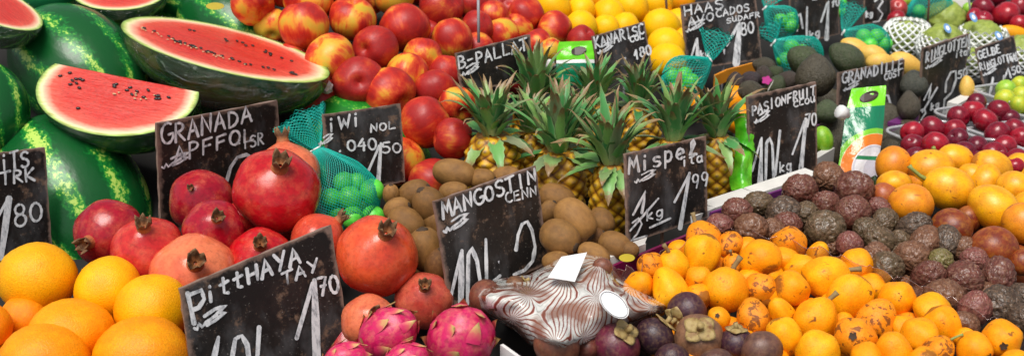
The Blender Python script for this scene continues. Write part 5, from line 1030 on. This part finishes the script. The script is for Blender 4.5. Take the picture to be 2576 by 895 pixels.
# ------------------------------------------------------------------ small things
def flat(name, pts, s, mat, label, cat, lift=0.0):
    q = [P(u, v, s)-FWD*lift for u, v in pts]; vs, fs = slab(q, FWD*.0012); o = obj(name, mesh_of(name, vs, fs, M[mat], False)); return tag(o, label, cat)
def disc(name, u, v, rx, ry, s, mat, label, cat, lobes=0):
    n_ = 24; f = [P(u+rx*math.cos(i*2*math.pi/n_)*(1+.18*math.cos(lobes*i*2*math.pi/n_)*(lobes > 0)), v+ry*math.sin(i*2*math.pi/n_)*(1+.18*math.cos(lobes*i*2*math.pi/n_)*(lobes > 0)), s) for i in range(n_)]
    vs = f+[p+FWD*.001 for p in f]; fs = [tuple(range(n_-1, -1, -1)), tuple(range(n_, 2*n_))]+[(i, (i+1) % n_, n_+(i+1) % n_, n_+i) for i in range(n_)]
    o = obj(name, mesh_of(name, vs, fs, M[mat], False)); return tag(o, label, cat)
disc('sticker', 1577, 648, 20, 10, 21.7, 'sticker_yellow', 'oval yellow sticker on the kiwi tray rim', 'sticker')
flat('paper_tag', [(1592, 608), (1628, 596), (1622, 612), (1598, 618)], 20.9, 'white_card', 'small white paper tag on the tray under the mispel sign', 'tag')
disc('fruit_sticker', 1929, 202, 12, 10, 14.7, 'sticker_pink', 'pink and yellow flower sticker on a small avocado', 'sticker', 5)
flat('paper_tag', [(1934, 222), (1947, 200), (1944, 208), (1930, 232)], 14.8, 'white_card', 'white paper sliver beside the pink flower sticker', 'tag')
disc('ground_spot', 541, 16, 23, 9, 16.9, 'sticker_yellow', 'yellow oval ground spot on the dark watermelon behind the cut half', 'sticker')  # thin yellow disc added as the melon's own ground spot
def crumple(u, v, s, r, label, mat):
    vs, fs = lathe(ball_prof(10), 14); k = r/100.0/s; c = P(u, v, s)
    o = obj('crumpled_film', mesh_of('crumpled_film', [p*k*(1+.5*mnoise.noise(p*2.3+Vector((u, v, 0)))) for p in vs], fs, M[mat], False)); o.location = c; tag(o, label, 'wrapping')
crumple(820, 219, 17.0, 17, 'crumpled white wrapping beside the tip of the half watermelon', 'white_card'); crumple(337, 112, 15.9, 9, 'twist of clear wrapping on the left end of the half watermelon', 'rim')
for (u0, v0, u1, v1, s, mt, lab) in [(1203, -30, 1204, 108, 15.9, 'metal_rod', 'thin grey rod rising among the apples above the small sign'), (1673, -30, 1679, 48, 13.2, 'wood_stick', 'thin brown rod left of the avocado sign'), (2339, -30, 2334, 58, 11.8, 'wood_stick', 'brown rod in front of the green net at the top right'), (2434, -30, 2442, 40, 11.4, 'metal_rod', 'thin grey rod left of the nectarines')]:
    a, b = P(u0, v0, s), P(u1, v1, s); o = obj('sign_rod', mesh_of('sign_rod', *tube([Vector((0, 0, 0)), b-a], .0024, 8), M[mt])); o.location = a; tag(o, lab, 'rod')
flat('carton', [(2376, -30), (2425, -40), (2440, 14), (2395, 30)], 10.6, 'white_card', 'pale carton corner at the top edge above the cherimoya', 'carton')
flat('dark_sign', [(2440, -40), (2560, -60), (2560, 2), (2446, 14)], 10.4, 'ink', 'dark board at the top edge behind the nectarines', 'board')
crumple(1405, 225, 16.5, 26, 'green leaf scrap between the back pineapples', 'leaf_green')

# ------------------------------------------------------------------ bench and ground
vs, fs = [], []; us = [-420+i*(3420/40) for i in range(41)]; vv = [-260+j*(1400/24) for j in range(25)]
for v in vv:
    for u in us:
        drop = .085+.07*max(0, min(1, (1000-u)/300))*max(0, min(1, (560-v)/120)); vs.append(P(u, v)-Vector((0, 0, drop)))
W_ = 41
for j in range(24):
    for i in range(40): a = j*W_+i; fs.append((a, a+1, a+W_+1, a+W_))
rim = [i for i in range(41)]+[j*W_+40 for j in range(1, 25)]+[24*W_+i for i in range(39, -1, -1)]+[j*W_ for j in range(23, 0, -1)]; b0 = len(vs)
vs += [Vector((vs[i].x, vs[i].y, .02)) for i in rim]
for i in range(len(rim)): j = (i+1) % len(rim); fs.append((rim[i], b0+i, b0+j, rim[j]))
tag(obj('stall_bench', mesh_of('stall_bench', vs, fs, M['shelf'], False)), 'dark sloping market bench carrying all the fruit', 'bench')
tag(obj('ground', mesh_of('ground', [(-60, -60, 0), (60, -60, 0), (60, 90, 0), (-60, 90, 0)], [(0, 1, 2, 3)], M['ground'], False)), None, None, None, 'structure')

# ------------------------------------------------------------------ light
w = bpy.data.worlds.new('World'); scn.world = w; w.use_nodes = True; nt = w.node_tree; bg = nt.nodes['Background']
SUN_EL, SUN_AZ = R(66), R(205)      # azimuth clockwise from +Y
sky = nt.nodes.new('ShaderNodeTexSky'); sky.sky_type = 'NISHITA'; sky.sun_disc = False; sky.sun_elevation = SUN_EL; sky.sun_rotation = SUN_AZ; sky.dust_density = 3.0; sky.air_density = .8
hs = nt.nodes.new('ShaderNodeHueSaturation'); hs.inputs['Saturation'].default_value = .35; nt.links.new(sky.outputs[0], hs.inputs['Color']); nt.links.new(hs.outputs[0], bg.inputs[0]); bg.inputs[1].default_value = .118
sd = bpy.data.lights.new('sun', 'SUN'); sd.energy = 3.2; sd.angle = R(32); sd.color = (1, .955, .89); so = bpy.data.objects.new('sun', sd); COL.objects.link(so)
d = Vector((math.sin(SUN_AZ)*math.cos(SUN_EL), math.cos(SUN_AZ)*math.cos(SUN_EL), math.sin(SUN_EL))); so.rotation_euler = d.to_track_quat('Z', 'Y').to_euler()
scn.view_settings.view_transform = 'Standard'; scn.view_settings.look = 'None'; scn.view_settings.exposure = 0
scn.cycles.transparent_max_bounces = 24
